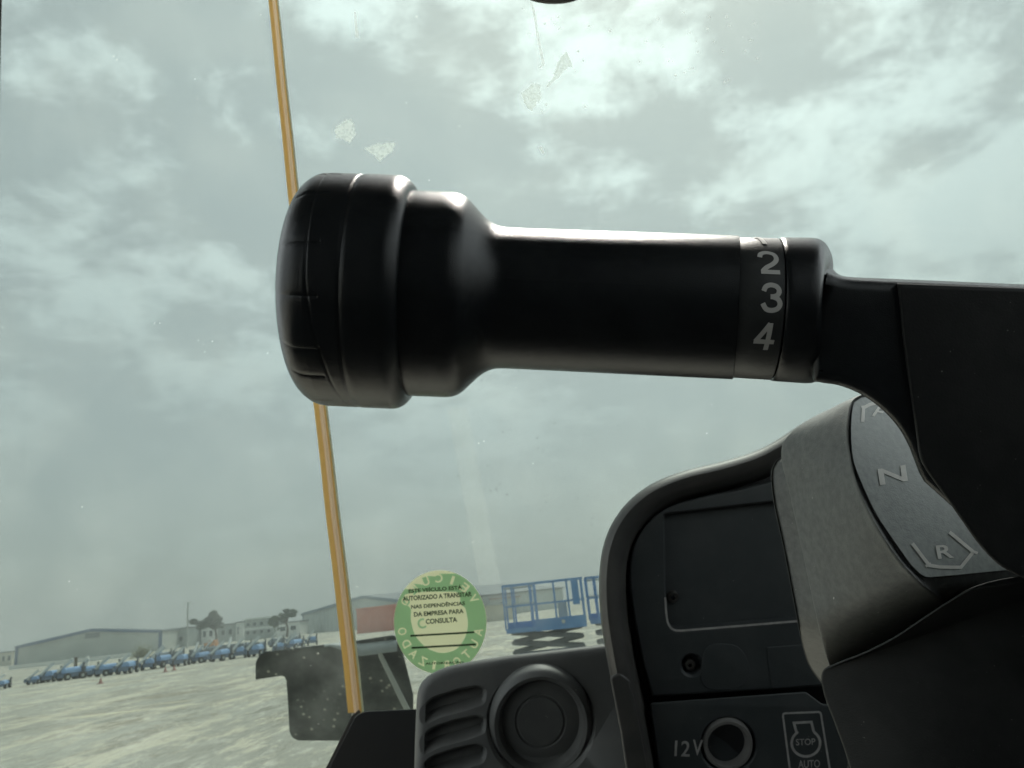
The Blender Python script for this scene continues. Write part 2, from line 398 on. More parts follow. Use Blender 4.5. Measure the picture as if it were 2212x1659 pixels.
MT['hall'] = pbr('hall_cladding', (0.46, 0.49, 0.46), (0.52, 0.55, 0.515), 0.6, 0.4)
MT['hall_b'] = pbr('hall_cladding_pale', (0.48, 0.53, 0.52), (0.54, 0.58, 0.56), 0.6, 0.4)
MT['trim'] = pbr('blue_trim', (0.07, 0.13, 0.24), None, 0.5)
MT['trim_g'] = pbr('grey_blue_trim', (0.16, 0.22, 0.28), None, 0.5)
MT['white'] = pbr('white_wall', (0.82, 0.84, 0.82), (0.74, 0.76, 0.74), 0.7, 0.7)
MT['greyw'] = pbr('grey_wall', (0.36, 0.40, 0.39), (0.42, 0.46, 0.44), 0.7, 0.7)
MT['beige'] = pbr('beige_wall', (0.56, 0.54, 0.45), (0.62, 0.59, 0.49), 0.8, 0.6)
MT['roofg'] = pbr('grey_roof', (0.20, 0.22, 0.23), None, 0.7)
MT['roofr'] = pbr('dull_red_roof', (0.34, 0.22, 0.19), None, 0.8)
MT['window'] = pbr('dark_window', (0.06, 0.08, 0.09), None, 0.15)
MT['red'] = pbr('faded_red_paint', (0.62, 0.21, 0.14), (0.68, 0.30, 0.22), 0.6, 0.8)
MT['blue'] = pbr('blue_paint', (0.11, 0.25, 0.50), (0.15, 0.30, 0.54), 0.35, 3)
MT['blue_l'] = pbr('light_blue_cover', (0.30, 0.48, 0.76), (0.24, 0.40, 0.66), 0.3, 3)
MT['navy'] = pbr('navy_paint', (0.10, 0.15, 0.23), (0.14, 0.19, 0.27), 0.5, 3)
MT['steel'] = pbr('galvanised_grey', (0.42, 0.45, 0.45), (0.5, 0.52, 0.5), 0.5, 5, metal=0.2)
MT['armgrey'] = pbr('dark_grey_steel', (0.09, 0.10, 0.11), (0.13, 0.14, 0.145), 0.5, 4)
MT['tyre'] = pbr('tyre_rubber', (0.025, 0.027, 0.028), (0.05, 0.05, 0.048), 0.85, 8)
MT['orange_p'] = pbr('orange_paint', (0.52, 0.22, 0.07), None, 0.5)
MT['cone'] = pbr('faded_red_cone', (0.42, 0.22, 0.19), None, 0.7)
MT['bark'] = pbr('bark', (0.10, 0.085, 0.07), (0.16, 0.13, 0.10), 0.9, 6)
MT['leaf_d'] = pbr('dark_leaves', (0.035, 0.055, 0.035), (0.07, 0.10, 0.055), 0.7, 1.5)
MT['leaf_l'] = pbr('grey_green_leaves', (0.08, 0.115, 0.07), (0.15, 0.19, 0.11), 0.7, 1.5)
MT['leaf_y'] = pbr('yellowish_leaves', (0.22, 0.23, 0.10), (0.32, 0.31, 0.15), 0.8, 1.5)

def frame_of(a, b):                           # frame whose x axis runs from ground point a to b
    d = b - a; return Loc(a, math.atan2(d.y, d.x)), d.length
def hall(name, label, a, b, he, hr, ridge, depth, wall, trim, door=False):
    f, Ln = frame_of(a, b); t = thing(name, label, 'hall', a)
    prof = [(0, 0), (Ln, 0), (Ln, he[1]), (Ln * ridge, hr), (0, he[0])]
    V = [f(x, y, z) for y in (0, depth) for x, z in prof]
    mk('wall', V, [(0, 1, 2, 3, 4), (9, 8, 7, 6, 5), (0, 5, 6, 1), (1, 6, 7, 2), (4, 9, 5, 0)], wall, t, smooth=False)
    o = 0.3
    V = [f(x, y, z + 0.06) for y in (-o, depth + o) for x, z in ((Ln + o, he[1]), (Ln * ridge, hr), (-o, he[0]))]
    V += [v + Vector((0, 0, 0.22)) for v in V]
    rf = mk('roof', V, [(0, 1, 4, 3), (1, 2, 5, 4), (6, 9, 10, 7), (7, 10, 11, 8), (0, 6, 7, 1), (1, 7, 8, 2), (3, 4, 10, 9), (4, 5, 11, 10), (0, 3, 9, 6), (2, 8, 11, 5)], 'roofg', t, smooth=False)
    w_ = 0.36
    boxm('corner_post', f, (-0.05, w_ * 1.3, -0.12, -0.003, 0, he[0]), trim, t)
    boxm('corner_post', f, (Ln - w_ * 1.9, Ln + 0.05, -0.12, -0.003, 0, he[1]), trim, t)
    for (xa, za), (xb, zb) in (((0, he[0]), (Ln * ridge, hr)), ((Ln * ridge, hr), (Ln, he[1]))):
        V = [f(x, y, z) for y in (-0.42, -0.30) for x, z in ((xa, za - 0.3), (xb, zb - 0.3), (xb, zb + 0.30), (xa, za + 0.30))]
        mk('gable_trim', V, list(BF), trim, t, smooth=False)
    n = max(4, int(Ln / 2.4)); z1 = min(he) * 0.98
    for i in range(1, n):                     # standing seams between the cladding sheets
        x = Ln * i / n; zt = (he[0] + (hr - he[0]) * x / (Ln * ridge)) if x < Ln * ridge else (hr + (he[1] - hr) * (x - Ln * ridge) / (Ln * (1 - ridge)))
        boxm('cladding_seam', f, (x - 0.04, x + 0.04, -0.06, -0.002, 0, zt - 0.32), wall, t)
    return t, f, Ln
A, B = G(31, 1440), G(349, 1405)
he0, he1 = hgt(A, 1399), hgt(B, 1364)
mid = (A + B) / 2
t, f, Ln = hall('gabled_hall', 'pale grey gabled hall with dark blue trim left of the light pole', A, B, (he0, he1), hgt(A.lerp(B, 0.5), 1361), 0.5, 30, 'hall', 'trim')
boxm('vent_louvre', f, (Ln * 0.46, Ln * 0.56, -0.10, -0.004, hgt(mid, 1378), hgt(mid, 1368)), 'roofg', t)
A2, B2 = G(655, 1369), G(905, 1349)
t, f, Ln = hall('long_hall', 'pale grey hall with grey-blue trim behind the red container', A2, B2, (hgt(A2, 1327), hgt(B2, 1302)), hgt(A2.lerp(B2, 0.62), 1289), 0.62, 34, 'hall_b', 'trim_g')

def block(name, label, x0, x1, yb, yt, depth_m, wall, roof, wins=(), cat='building', band=None):
    """box building: left and right columns, base row at the left, top row at the left; wins (u0,u1,v0,v1)"""
    sl = -0.107; a = G(x0, yb); b = G(x1, yb + sl * (x1 - x0)); f, Ln = frame_of(a, b); h = hgt(a, yt)
    t = thing(name, label, cat, a)
    boxm('wall', f, (0, Ln, 0, depth_m, 0, h), wall, t)
    boxm('roof', f, (-0.2, Ln + 0.2, -0.2, depth_m + 0.2, h + 0.003, h + max(0.18, h * 0.07)), roof, t)
    for u0, u1, v0, v1 in wins:
        wn = boxm('window', f, (Ln * u0, Ln * u1, -0.05, 0.05, h * v0, h * v1), 'white', t)
        e = 0.07
        boxm('pane', f, (Ln * u0 + e, Ln * u1 - e, -0.09, -0.052, h * v0 + e, h * v1 - e), 'window', wn)
    if band: boxm('fascia_band', f, (0, Ln, -0.06, -0.003, h * band[0], h * band[1]), band[2], t)
    return t, f, Ln, h
block('grey_shed', 'grey flat-roofed shed just right of the gabled hall', 356, 405, 1402, 1362, 12, 'greyw', 'roofg', [(0.62, 0.8, 0.3, 0.6)])
block('white_cabin', 'small white cabin with a dark window under the dark tree', 434, 466, 1393, 1356, 6, 'white', 'roofg', [(0.12, 0.36, 0.42, 0.78), (0.55, 0.8, 0.42, 0.78)])
block('grey_cabin', 'low grey cabin between the white cabin and the tall white block', 470, 509, 1389, 1352, 6, 'greyw', 'roofg', [(0.2, 0.42, 0.4, 0.75), (0.6, 0.82, 0.4, 0.75)])
block('white_block', 'narrow white block right of the grey cabin', 511, 526, 1385, 1346, 5, 'white', 'roofg', [(0.1, 0.35, 0.35, 0.8)])
block('office_building', 'two-storey pale building with rows of windows beside the grey-green tree', 528, 592, 1384, 1340, 9, 'greyw', 'white', [(u, u + 0.13, v, v + 0.2) for u in (0.06, 0.28, 0.52, 0.76) for v in (0.26, 0.66)], band=(0.48, 0.60, 'white'))
block('white_house', 'white low house with a window left of the long hall', 597, 648, 1377, 1348, 7, 'white', 'roofg', [(0.15, 0.4, 0.4, 0.75), (0.6, 0.85, 0.4, 0.75)])
block('beige_building', 'beige low building cut by the left edge of the photo', -60, 24, 1446, 1417, 3, 'beige', 'roofg', [(0.75, 0.83, 0.35, 0.75), (0.90, 0.98, 0.35, 0.75)])
block('boundary_building', 'low beige building with dull red roof left of the blue platform lift', 1030, 1110, 1346, 1312, 12, 'beige', 'greyw')
tR, fR, LR, hR = block('red_roofed_house', 'house with a dull red roof far behind the low beige building', 1062, 1125, 1332, 1296, 10, 'greyw', 'roofr', [(0.3, 0.5, 0.55, 0.85)])
# red container: corrugated, with doors
def container():
    a, b = G(772, 1369), G(868, 1360); f, Ln = frame_of(a, b); h = hgt(a, 1315)
    t = thing('shipping_container', 'faded red shipping container in front of the long hall', 'container', a)
    boxm('body', f, (0, Ln, 0, 3, 0, h), 'red', t)
    n = 22
    for i in range(n):
        x = Ln * (i + 0.25) / n; boxm('corrugation', f, (x, x + Ln / n * 0.5, -0.10, -0.003, 0.25, h - 0.25), 'red', t)
    boxm('top_rail', f, (0, Ln, -0.14, -0.004, h - 0.2, h + 0.02), 'red', t); boxm('bottom_rail', f, (0, Ln, -0.14, -0.004, 0, 0.2), 'red', t)
container()
# low white kerb wall in front of the gabled hall
a, b = G(18, 1447), G(300, 1417); f, Ln = frame_of(a, b)
t = thing('low_wall', 'long low white wall at the foot of the gabled hall', 'wall', a)
boxm('wall_body', f, (0, Ln, 0, 0.3, 0, 0.55), 'white', t); boxm('coping', f, (-0.05, Ln + 0.05, -0.05, 0.35, 0.553, 0.63), 'white', t)

def tree(name, label, base, lobes, trunk, leaf, n, size):
    t = thing(name, label, 'tree', base); rg = random.Random(len(label))
    top = trunk[-1]
    pts = catmull([tuple(p) for p in trunk], 4); m = len(pts); h = (trunk[-1] - trunk[0]).length
    V, Fc = [], []
    for i, p in enumerate(pts):
        r = h * (0.07 - 0.045 * i / m)
        for k in range(7):
            a_ = 2 * math.pi * k / 7; V.append(Vector(p) + Vector((math.cos(a_) * r, math.sin(a_) * r, 0)))
    for i in range(m - 1):
        for k in range(7): Fc.append((i * 7 + k, i * 7 + (k + 1) % 7, (i + 1) * 7 + (k + 1) % 7, (i + 1) * 7 + k))
    tk = mk('trunk', V, Fc, 'bark', t)
    V, Fc = [], []
    for c, rx, rz in lobes:                   # limbs into each leaf clump
        a_ = Vector(pts[int(m * 0.6)]); d = (c - a_); s = d.cross(Vector((0, 1, 0))).normalized() * h * 0.02; q = Vector((0, h * 0.02, 0)); o = len(V)
        V += [a_ - s - q, a_ + s - q, a_ + s + q, a_ - s + q, c - s * .3 - q * .3, c + s * .3 - q * .3, c + s * .3 + q * .3, c - s * .3 + q * .3]; Fc += [tuple(i + o for i in u) for u in BF]
    mk('limb', V, Fc, 'bark', t)
    V, Fc = [], []; tot = sum(rx * rx * rz for _, rx, rz in lobes)
    for c, rx, rz in lobes:
        cl_ = [(Vector((rg.uniform(-1, 1), rg.uniform(-1, 1), rg.uniform(-1, 1))), rg.uniform(0.28, 0.5)) for _ in range(9)]
        for _ in range(int(n * rx * rx * rz / tot)):
            cc, cr = rg.choice(cl_); v = Vector((rg.gauss(0, 1), rg.gauss(0, 1), rg.gauss(0, 1))).normalized() * cr * rg.random() ** 0.4 + cc * 0.9
            if v.length > 1.3: continue
            p = c + Vector((v.x * rx, v.y * rx, v.z * rz)); e1 = Vector((rg.gauss(0, 1), rg.gauss(0, 1), rg.gauss(0, 1))).normalized(); e2 = e1.cross(Vector((rg.gauss(0, 1), rg.gauss(0, 1), rg.gauss(0, 1)))).normalized()
            s = size * rg.uniform(0.6, 1.3); o = len(V); V += [p - e1 * s, p + e2 * s * 0.5, p + e1 * s, p - e2 * s * 0.5]; Fc.append((o, o + 1, o + 2, o + 3))
    mk('crown', V, Fc, leaf, t, smooth=False)
    return t
b1 = G(468, 1391); d1 = 130
def at(x, y, base):                           # point above the ground at the distance of base
    r = ray(x, y); k = (Vector((base.x, base.y)) - Vector((EYE.x, EYE.y))).length / Vector((r.x, r.y)).length; return EYE + r * k
u = (at(469, 1360, b1) - at(468, 1360, b1)).length     # metres per pixel there
tree('acacia_tree', 'dark spreading tree above the white cabin', b1, [(at(455, 1332, b1), 18 * u, 15 * u), (at(436, 1347, b1), 26 * u, 13 * u), (at(464, 1342, b1), 20 * u, 14 * u), (at(450, 1345, b1), 24 * u, 12 * u), (at(474, 1351, b1), 10 * u, 8 * u)],
     [b1, at(467, 1372, b1), at(464, 1358, b1), at(458, 1345, b1)], 'leaf_d', 9000, 2.2 * u)
b2 = G(620, 1376); u = (at(621, 1340, b2) - at(620, 1340, b2)).length
tree('pepper_tree', 'grey-green two-lobed tree beside the long hall', b2, [(at(602, 1335, b2), 17 * u, 9 * u), (at(628, 1324, b2), 17 * u, 9 * u), (at(592, 1350, b2), 11 * u, 11 * u)],
     [b2, at(621, 1358, b2), at(618, 1343, b2), at(622, 1330, b2)], 'leaf_l', 7500, 2.2 * u)
b3 = G(306, 1421); u = (at(307, 1400, b3) - at(306, 1400, b3)).length
t = thing('roadside_bush', 'yellowish bush against the right side of the gabled hall', 'bush', b3); V, Fc = [], []; rg = random.Random(5)
for _ in range(1500):
    p = b3 + Vector((rg.gauss(0, 13) * u, rg.gauss(0, 4) * u, 0)); p.z = abs(rg.gauss(0, 0.48)) * 24 * u + 0.05; e1 = Vector((rg.gauss(0, 1), rg.gauss(0, 1), rg.gauss(0, 1))).normalized() * 1.6 * u; e2 = e1.cross(Vector((rg.random(), rg.random(), 1))).normalized() * u; o = len(V)
    V += [p - e1, p + e2, p + e1, p - e2]; Fc.append((o, o + 1, o + 2, o + 3))
mk('foliage', V, Fc, 'leaf_y', t, smooth=False)
V, Fc = [], []
for i in range(9):
    f = Loc(b3 + Vector(((i - 4) * 3.4 * u, 0, 0)), i); v_, q_ = barvf(f, (0, 0, 0), (0.1 * (i % 3 - 1), 0, 12 * u), 0.03); o = len(V); V += v_; Fc += [tuple(k + o for k in z) for z in q_]
mk('stem', V, Fc, 'bark', t, smooth=False)
# lamp pole
bp = G(404, 1400); u = (at(405, 1380, bp) - at(404, 1380, bp)).length; f = Loc(bp, 0); hp = hgt(bp, 1303)
t = thing('light_pole', 'tall thin grey pole right of the gabled hall', 'pole', bp)
mk('pole', *cylvf(f, (0, 0, hp / 2), 'z', 2.0 * u, hp, 10), 'steel', t); boxm('lamp_head', f, (-0.25, 0.9, -0.12, 0.12, hp, hp + 0.14), 'steel', t); boxm('base_plate', f, (-0.3, 0.3, -0.3, 0.3, 0, 0.06), 'steel', t)

# row of compact lifts
MT['boompale'] = pbr('pale_boom', (0.52, 0.56, 0.56), (0.60, 0.63, 0.61), 0.5, 3)
MT['coverg'] = pbr('grey_cover', (0.15, 0.19, 0.23), (0.22, 0.26, 0.29), 0.5, 3)
def compact_lift(hoodm='blue_l', nm='compact_lift'):
    f = Loc((0, 0, 0), 0)
    t = thing(nm, 'blue compact lift with black wheels in the long parked row', 'lift', (0, 0, 0), 'blue lifts parked in a row across the yard')
    mk('chassis', *boxvf(f, -0.36, 0.36, -0.8, 0.8, 0.20, 0.50), 'navy', t, smooth=False)
    prof = [(-0.20, 0.50), (0.36, 0.50), (0.36, 0.66), (0.30, 0.80), (0.12, 0.86), (-0.08, 0.80), (-0.20, 0.66)]
    V = [f(x, y, z) for y in (-0.62, 0.5) for x, z in prof]; n = len(prof)
    mk('hood', V, [tuple(range(n)), tuple(range(2 * n - 1, n - 1, -1))] + [(i, (i + 1) % n, n + (i + 1) % n, n + i) for i in range(n)], hoodm, t, smooth=False)
    for sx in (-1, 1):
        for y in (-0.55, 0.55):
            wl = mk('wheel', *cylvf(f, (sx * 0.43, y, 0.24), 'x', 0.24, 0.16), 'tyre', t)
            mk('rim', *cylvf(f, (sx * 0.515, y, 0.24), 'x', 0.12, 0.02, 10), 'steel', wl)
    mk('boom', *barvf(f, (-0.72, -0.78, 0.40), (0.16, -0.05, 1.42), 0.085), 'boompale', t, smooth=False)
    mk('basket', *boxvf(f, -0.70, -0.50, -0.86, -0.5, 0.24, 0.62), 'navy', t, smooth=False)
    mk('counterweight', *boxvf(f, -0.40, -0.22, -0.5, 0.7, 0.51, 0.82), 'coverg', t, smooth=False)
    mk('rear_cover', *boxvf(f, -0.30, 0.40, 0.52, 0.85, 0.51, 0.84), 'coverg', t, smooth=False)
    mk('mast', *barvf(f, (0.44, 0.62, 0.50), (0.44, 0.62, 1.12), 0.05), 'armgrey', t, smooth=False)
    return t
pl = compact_lift(); first = True
xs = [112 + 40.6 * i for i in range(15)]
ORD = 'first second third fourth fifth sixth seventh eighth ninth tenth eleventh twelfth thirteenth fourteenth fifteenth'.split()
for i, x in enumerate(xs):
    y = 1466 - 0.1266 * (x - 174) if x < 560 else 1417 - 0.20 * (x - 560)
    o = pl if first else copy_tree(pl); first = False
    o.location = G(x + random.uniform(-6, 6), y + random.uniform(-1.5, 1.5)); o.rotation_euler.z = R(random.uniform(-30, 30)); k = random.uniform(0.88, 1.1); o.scale = (k, k, k)
    o['label'] = 'blue compact lift, ' + ORD[i] + ' from the left in the long parked row'
o = copy_tree(pl); o.location = G(78, 1477); o.scale = (0.75, 0.75, 0.62); o['label'] = 'small low blue lift standing just left of the long row'; o['group'] = 'odd machines at the left end of the row'
o = copy_tree(pl); o.location = G(2, 1488); o.scale = (0.9, 0.9, 0.62); o.rotation_euler.z = R(20); o['label'] = 'machine with dark wheels cut off by the left photo edge'; o['group'] = 'odd machines at the left end of the row'
pg = compact_lift('coverg', 'compact_loader')
for i in range(9):
    x = 345 + 37 * i + random.uniform(-7, 7); y = 1466 - 0.1266 * (x - 174) - 13 - max(0, x - 560) * 0.07
    o = pg if i == 0 else copy_tree(pg)
    o.location = G(x, y); o.rotation_euler.z = R(random.uniform(-60, 60)); k = random.uniform(0.9, 1.15); o.scale = (k, k * 0.9, k)
    o['label'] = 'grey covered machine behind the blue row, ' + ORD[i] + ' from the left'; o['category'] = 'machine'; o['group'] = 'grey machines behind the blue row'
# cones
def cone_at(x, y, label):
    b = G(x, y); f = Loc(b, 0); t = thing('traffic_cone', label, 'traffic cone', b, 'cones beside the lift row'); V, Fc = [], []
    for z, r in ((0.04, 0.10), (0.32, 0.025)):
        for k in range(12): V.append(f(r * math.cos(k * R(30)), r * math.sin(k * R(30)), z))
    mk('body', V, [(k, (k + 1) % 12, 12 + (k + 1) % 12, 12 + k) for k in range(12)] + [tuple(range(12, 24))], 'cone', t)
    boxm('base', f, (-0.14, 0.14, -0.14, 0.14, 0, 0.037), 'cone', t)
cone_at(217, 1477, 'lone faded red cone in front of the left part of the lift row')
cone_at(357, 1452, 'left of two faded red cones in front of the lift row'); cone_at(376, 1448, 'right of two faded red cones in front of the lift row')
# bollards at the hall foot
for x, y, lb in ((163, 1443, 'brown post behind the lift row, left of the pale one'), (188, 1440, 'pale post behind the lift row')):
    b = G(x, y); f = Loc(b, 0); t = thing('bollard', lb, 'post', b, 'posts behind the lift row')
    mk('post', *cylvf(f, (0, 0, 0.55), 'z', 0.17, 1.1, 12), 'bark' if x < 170 else 'white', t); mk('cap', *cylvf(f, (0, 0, 1.14), 'z', 0.20, 0.07, 12), 'bark' if x < 170 else 'white', t)
# orange machine behind the row
b = G(452, 1403); f = Loc(b, 0); u = (at(453, 1390, b) - at(452, 1390, b)).length
t = thing('orange_machine', 'small orange machine standing behind the lift row', 'machine', b)
boxm('body', f, (-13 * u, 13 * u, 0, 1.4, 6 * u, 15 * u), 'orange_p', t); boxm('hood', f, (-2 * u, 12 * u, 0.1, 1.3, 15.1 * u, 20 * u), 'orange_p', t)
for x in (-9, 9): mk('wheel', *cylvf(f, (x * u, -0.06, 4 * u), 'y', 4 * u, 0.25), 'tyre', t)

# scissor lift with raised blue platform
def scissor_lift(base, yaw, label):
    f = Loc(base, yaw); t = thing('scissor_lift', label, 'platform lift', base, 'raised blue platform lifts')
    zf = hgt(base, 1352); H = hgt(base, 1258) - zf; W = 1.27; D = 1.1          # half length, width
    boxm('chassis', f, (-0.95, 0.95, -0.4, 0.4, 0.14, 0.46), 'navy', t)
    for sx in (-1, 1):
        for sy in (-1, 1): mk('wheel', *cylvf(f, (sx * 0.72, sy * 0.46, 0.2), 'y', 0.2, 0.14, 16), 'tyre', t)
    z0 = 0.50; n = 2; st = (zf - 0.10 - z0) / n; a = 1.12
    for k in range(n):
        for sy in (-0.34, 0.34):
            for s in (-1, 1):
                mk('scissor_arm', *barvf(f, (-a * s, sy + s * 0.045, z0 + k * st), (a * s, sy + s * 0.045, z0 + (k + 1) * st), 0.06), 'armgrey', t, smooth=False)
        mk('cross_tube', *cylvf(f, (-a, 0, z0 + k * st), 'y', 0.035, 0.8, 8), 'armgrey', t); mk('cross_tube', *cylvf(f, (a, 0, z0 + k * st), 'y', 0.035, 0.8, 8), 'armgrey', t)
    boxm('deck', f, (-W, W, -D / 2, D / 2, zf - 0.08, zf - 0.01), 'blue', t)
    boxm('toe_board', f, (-0.35, W, -D / 2 - 0.02, -D / 2 + 0.02, zf - 0.12, zf + 0.24), 'blue', t)
    boxm('toe_board', f, (-W, -0.36, -D / 2 - 0.02, -D / 2 + 0.02, zf - 0.10, zf + 0.04), 'blue', t)
    boxm('toe_board', f, (-W, W, D / 2 - 0.02, D / 2 + 0.02, zf - 0.10, zf + 0.2), 'blue', t)
    for sy in (-D / 2, D / 2):
        for x in (-W, -W + 0.28, -0.42, -0.28, 0.35, 0.78, W - 0.02):
            mk('rail_post', *barvf(f, (x, sy, zf), (x, sy, zf + H), 0.026), 'blue', t, smooth=False)
        for z in (0.52, 1.0):
            mk('guard_rail', *barvf(f, (-W, sy, zf + H * z), (W, sy, zf + H * z), 0.026), 'blue', t, smooth=False)
        for z in (0.56, 0.94): mk('inner_rail', *barvf(f, (-W, sy + 0.06, zf + H * z), (-0.3, sy + 0.06, zf + H * z), 0.02), 'steel', t, smooth=False)
    for x in (-W, W):
        for z in (0.52, 1.0): mk('end_rail', *barvf(f, (x, -D / 2, zf + H * z), (x, D / 2, zf + H * z), 0.024), 'blue', t, smooth=False)
    boxm('control_panel', f, (0.92, 1.14, -D / 2 - 0.05, -D / 2 + 0.05, zf + H * 0.42, zf + H * 0.96), 'blue', t)
    boxm('manual_box', f, (0.42, 0.72, D / 2 - 0.15, D / 2 - 0.03, zf + H * 0.15, zf + H * 0.5), 'steel', t)
    mk('toe_lamp', *cylvf(f, (0.55, -D / 2 - 0.035, zf + 0.10), 'y', 0.06, 0.03, 12), 'steel', t)
    return t
sb = drop(1176, 1305, 24)
s1 = scissor_lift(sb, R(-2), 'blue scissor lift with raised railed platform left of the dashboard')
s2 = copy_tree(s1); s2.location = drop(1352, 1288, 24.6); s2['label'] = 'second blue platform lift mostly hidden behind the dashboard'

# front mudguard of the machine itself
t = thing('mudguard', 'muddy black mudguard outside the window behind the amber window seam', 'mudguard', P(700, 1500, 2.05))
mg = rnd([(552, 1468), (552, 1428), (566, 1408), (660, 1397), (740, 1388), (852, 1371), (868, 1400), (893, 1500), (893, 1570), (800, 1600), (626, 1600), (621, 1500), (617, 1458)], [3, 10, 16, 2, 2, 6, 6, 4, 4, 4, 26, 2, 14])
slab('flap', mg, lambda x, y: 2.0 + (y - 1400) * 0.0004, 0.03, 4, 'mud_black', t)
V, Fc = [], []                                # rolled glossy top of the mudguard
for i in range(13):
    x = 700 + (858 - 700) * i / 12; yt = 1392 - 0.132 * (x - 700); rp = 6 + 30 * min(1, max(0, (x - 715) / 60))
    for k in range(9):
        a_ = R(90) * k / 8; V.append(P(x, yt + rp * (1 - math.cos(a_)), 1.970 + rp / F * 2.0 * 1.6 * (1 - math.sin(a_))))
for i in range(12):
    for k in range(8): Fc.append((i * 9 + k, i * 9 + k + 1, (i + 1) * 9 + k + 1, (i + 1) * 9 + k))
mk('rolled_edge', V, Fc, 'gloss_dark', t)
slab('stiffening_rib', [(815, 1402), (826, 1412), (886, 1532), (878, 1540), (872, 1532), (818, 1420)], 1.985, 0.02, 2, 'steel', t)

# ================================================================== THE CAB
MT['cab_out'] = MT['dark']
fC = Loc((0, 0, EYE.z), 0)
cab = thing('vehicle_cab', 'black cab corner below the amber seam and at the left photo edge', 'vehicle cab', (0, 0, EYE.z - 1.1))
boxm('roof_rail', fC, (-0.80, -0.72, -1.05, 0.46, 0.72, 0.78), 'cabliner', cab)
boxm('roof_rail', fC, (0.72, 0.80, -1.05, 0.46, 0.72, 0.78), 'cabliner', cab)
boxm('roof_panel', fC, (-0.715, 0.715, -1.05, 0.46, 0.72, 0.78), 'cabliner', cab)
boxm('rear_post', fC, (-0.80, -0.72, -1.05, -0.97, -0.29, 0.717), 'cabliner', cab)
boxm('rear_post', fC, (0.72, 0.80, -1.05, -0.97, 0.103, 0.717), 'cabliner', cab)
boxm('rear_panel', fC, (-0.80, 0.80, -1.11, -1.055, -1.1, 0.71), 'cabliner', cab)
boxm('floor_panel', fC, (-0.80, 0.80, -1.05, 1.0, -1.1, -1.05), 'cabliner', cab)
boxm('side_panel', fC, (0.75, 0.80, -1.05, 1.0, -1.04, 0.10), 'cabliner', cab)
boxm('door_panel', fC, (-0.80, -0.75, -1.05, 0.6, -1.04, -0.12), 'cabliner', cab)
sill = rnd([(640, 1800), (766, 1548), (784, 1537), (1020, 1526), (1500, 1500), (1500, 1800)], [2, 8, 8, 2, 2, 2])
slab('lower_sill', sill, 0.795, 0.05, 3, 'dark', cab)
slab('sill_edge', [(634, 1800), (640, 1800), (766, 1548), (780, 1538), (775, 1533), (760, 1546)], 0.797, 0.04, 1, 'rim', cab, seg=2)
slab('door_pillar', [(-160, -300), (5.5, -300), (4.0, 0), (1.5, 110), (0, 200), (-14, 900), (-40, 1500), (-66, 2300), (-260, 2300)], 0.78, 0.06, 3, 'black_dusty', cab)

def wd(x, y): return 0.86 + (x - 690) / 1500 * 0.10       # windscreen distance
SEAM = [(565, -300), (589, 0), (611, 215), (634, 430), (662, 650), (690, 870), (717, 1110), (744, 1330), (767, 1540), (784, 1700)]
def seam_x(y):
    for (xa, ya), (xb, yb) in zip(SEAM, SEAM[1:]):
        if ya <= y <= yb: return xa + (xb - xa) * (y - ya) / (yb - ya)
    return SEAM[-1][0]
def pane(name, xl, xr, parent, df, ybot):
    V, Fc = [], []; ny, nx = 24, 12
    for t_ in (0, 0.005):
        for j in range(ny + 1):
            y = -300 + (ybot + 300) * j / ny; a_, b_ = xl(y), xr(y)
            for i in range(nx + 1):
                x = a_ + (b_ - a_) * i / nx; V.append(pz(x, y, df(x, y), t_))
    n = (ny + 1) * (nx + 1); q = lambda j, i, s: s * n + j * (nx + 1) + i
    for j in range(ny):
        for i in range(nx):
            Fc.append((q(j, i, 0), q(j, i + 1, 0), q(j + 1, i + 1, 0), q(j + 1, i, 0))); Fc.append((q(j, i, 1), q(j + 1, i, 1), q(j + 1, i + 1, 1), q(j, i + 1, 1)))
    for j in range(ny):
        for i in (0, nx): Fc.append((q(j, i, 0), q(j + 1, i, 0), q(j + 1, i, 1), q(j, i, 1)))
    for i in range(nx):
        for j in (0, ny): Fc.append((q(j, i, 0), q(j, i + 1, 0), q(j, i + 1, 1), q(j, i, 1)))
    return mk(name, V, Fc, 'glass', parent)
ws = thing('windscreen', 'dusty tinted windscreen with tape residue right of the amber seam', 'window', P(1000, 1540, 0.88))
pane('glass_pane', lambda y: seam_x(y) + 8, lambda y: 2700, ws, wd, 1760)
sw = thing('side_window', 'dusty tinted side window left of the amber seam', 'window', P(400, 1540, 0.82))
def wl(x, y): return 0.86 - (690 - x) / 900 * 0.06
pane('glass_pane', lambda y: -150, lambda y: seam_x(y) - 8, sw, wl, 2250)

seam = thing('window_seam', 'amber glued seam running down between side window and windscreen', 'window seam', P(767, 1540, 0.852))
def strip(name, o0, o1, mat, d, th, bulge=0.0):
    V, Fc = [], []; ys = np.linspace(-280, 1540, 40); K = 7
    for y in ys:
        wv = 0.62 + 0.38 * (y / 1540); x = seam_x(y) + 1.2 * math.sin(y / 37) * 0.3
        for k in range(K):
            u_ = k / (K - 1); xx = x + (o0 + (o1 - o0) * u_) * wv; V.append(P(xx, y, d - bulge * math.sin(math.pi * u_)))
        V.append(P(x + o1 * wv, y, d + th)); V.append(P(x + o0 * wv, y, d + th))
    n = K + 2
    for j in range(len(ys) - 1):
        for k in range(n): Fc.append((j * n + k, j * n + (k + 1) % n, (j + 1) * n + (k + 1) % n, (j + 1) * n + k))
    Fc += [tuple(range(n)), tuple((len(ys) - 1) * n + k for k in range(n))]
    return mk(name, V, Fc, mat, seam)
strip('adhesive_strip', -15, 15, 'amber', 0.852, 0.012, 0.003)
strip('adhesive_bead', -2, 10, 'orange', 0.8475, 0.004, 0.003)
strip('glass_edge', 14, 20, 'edge', 0.853, 0.008, 0.001)

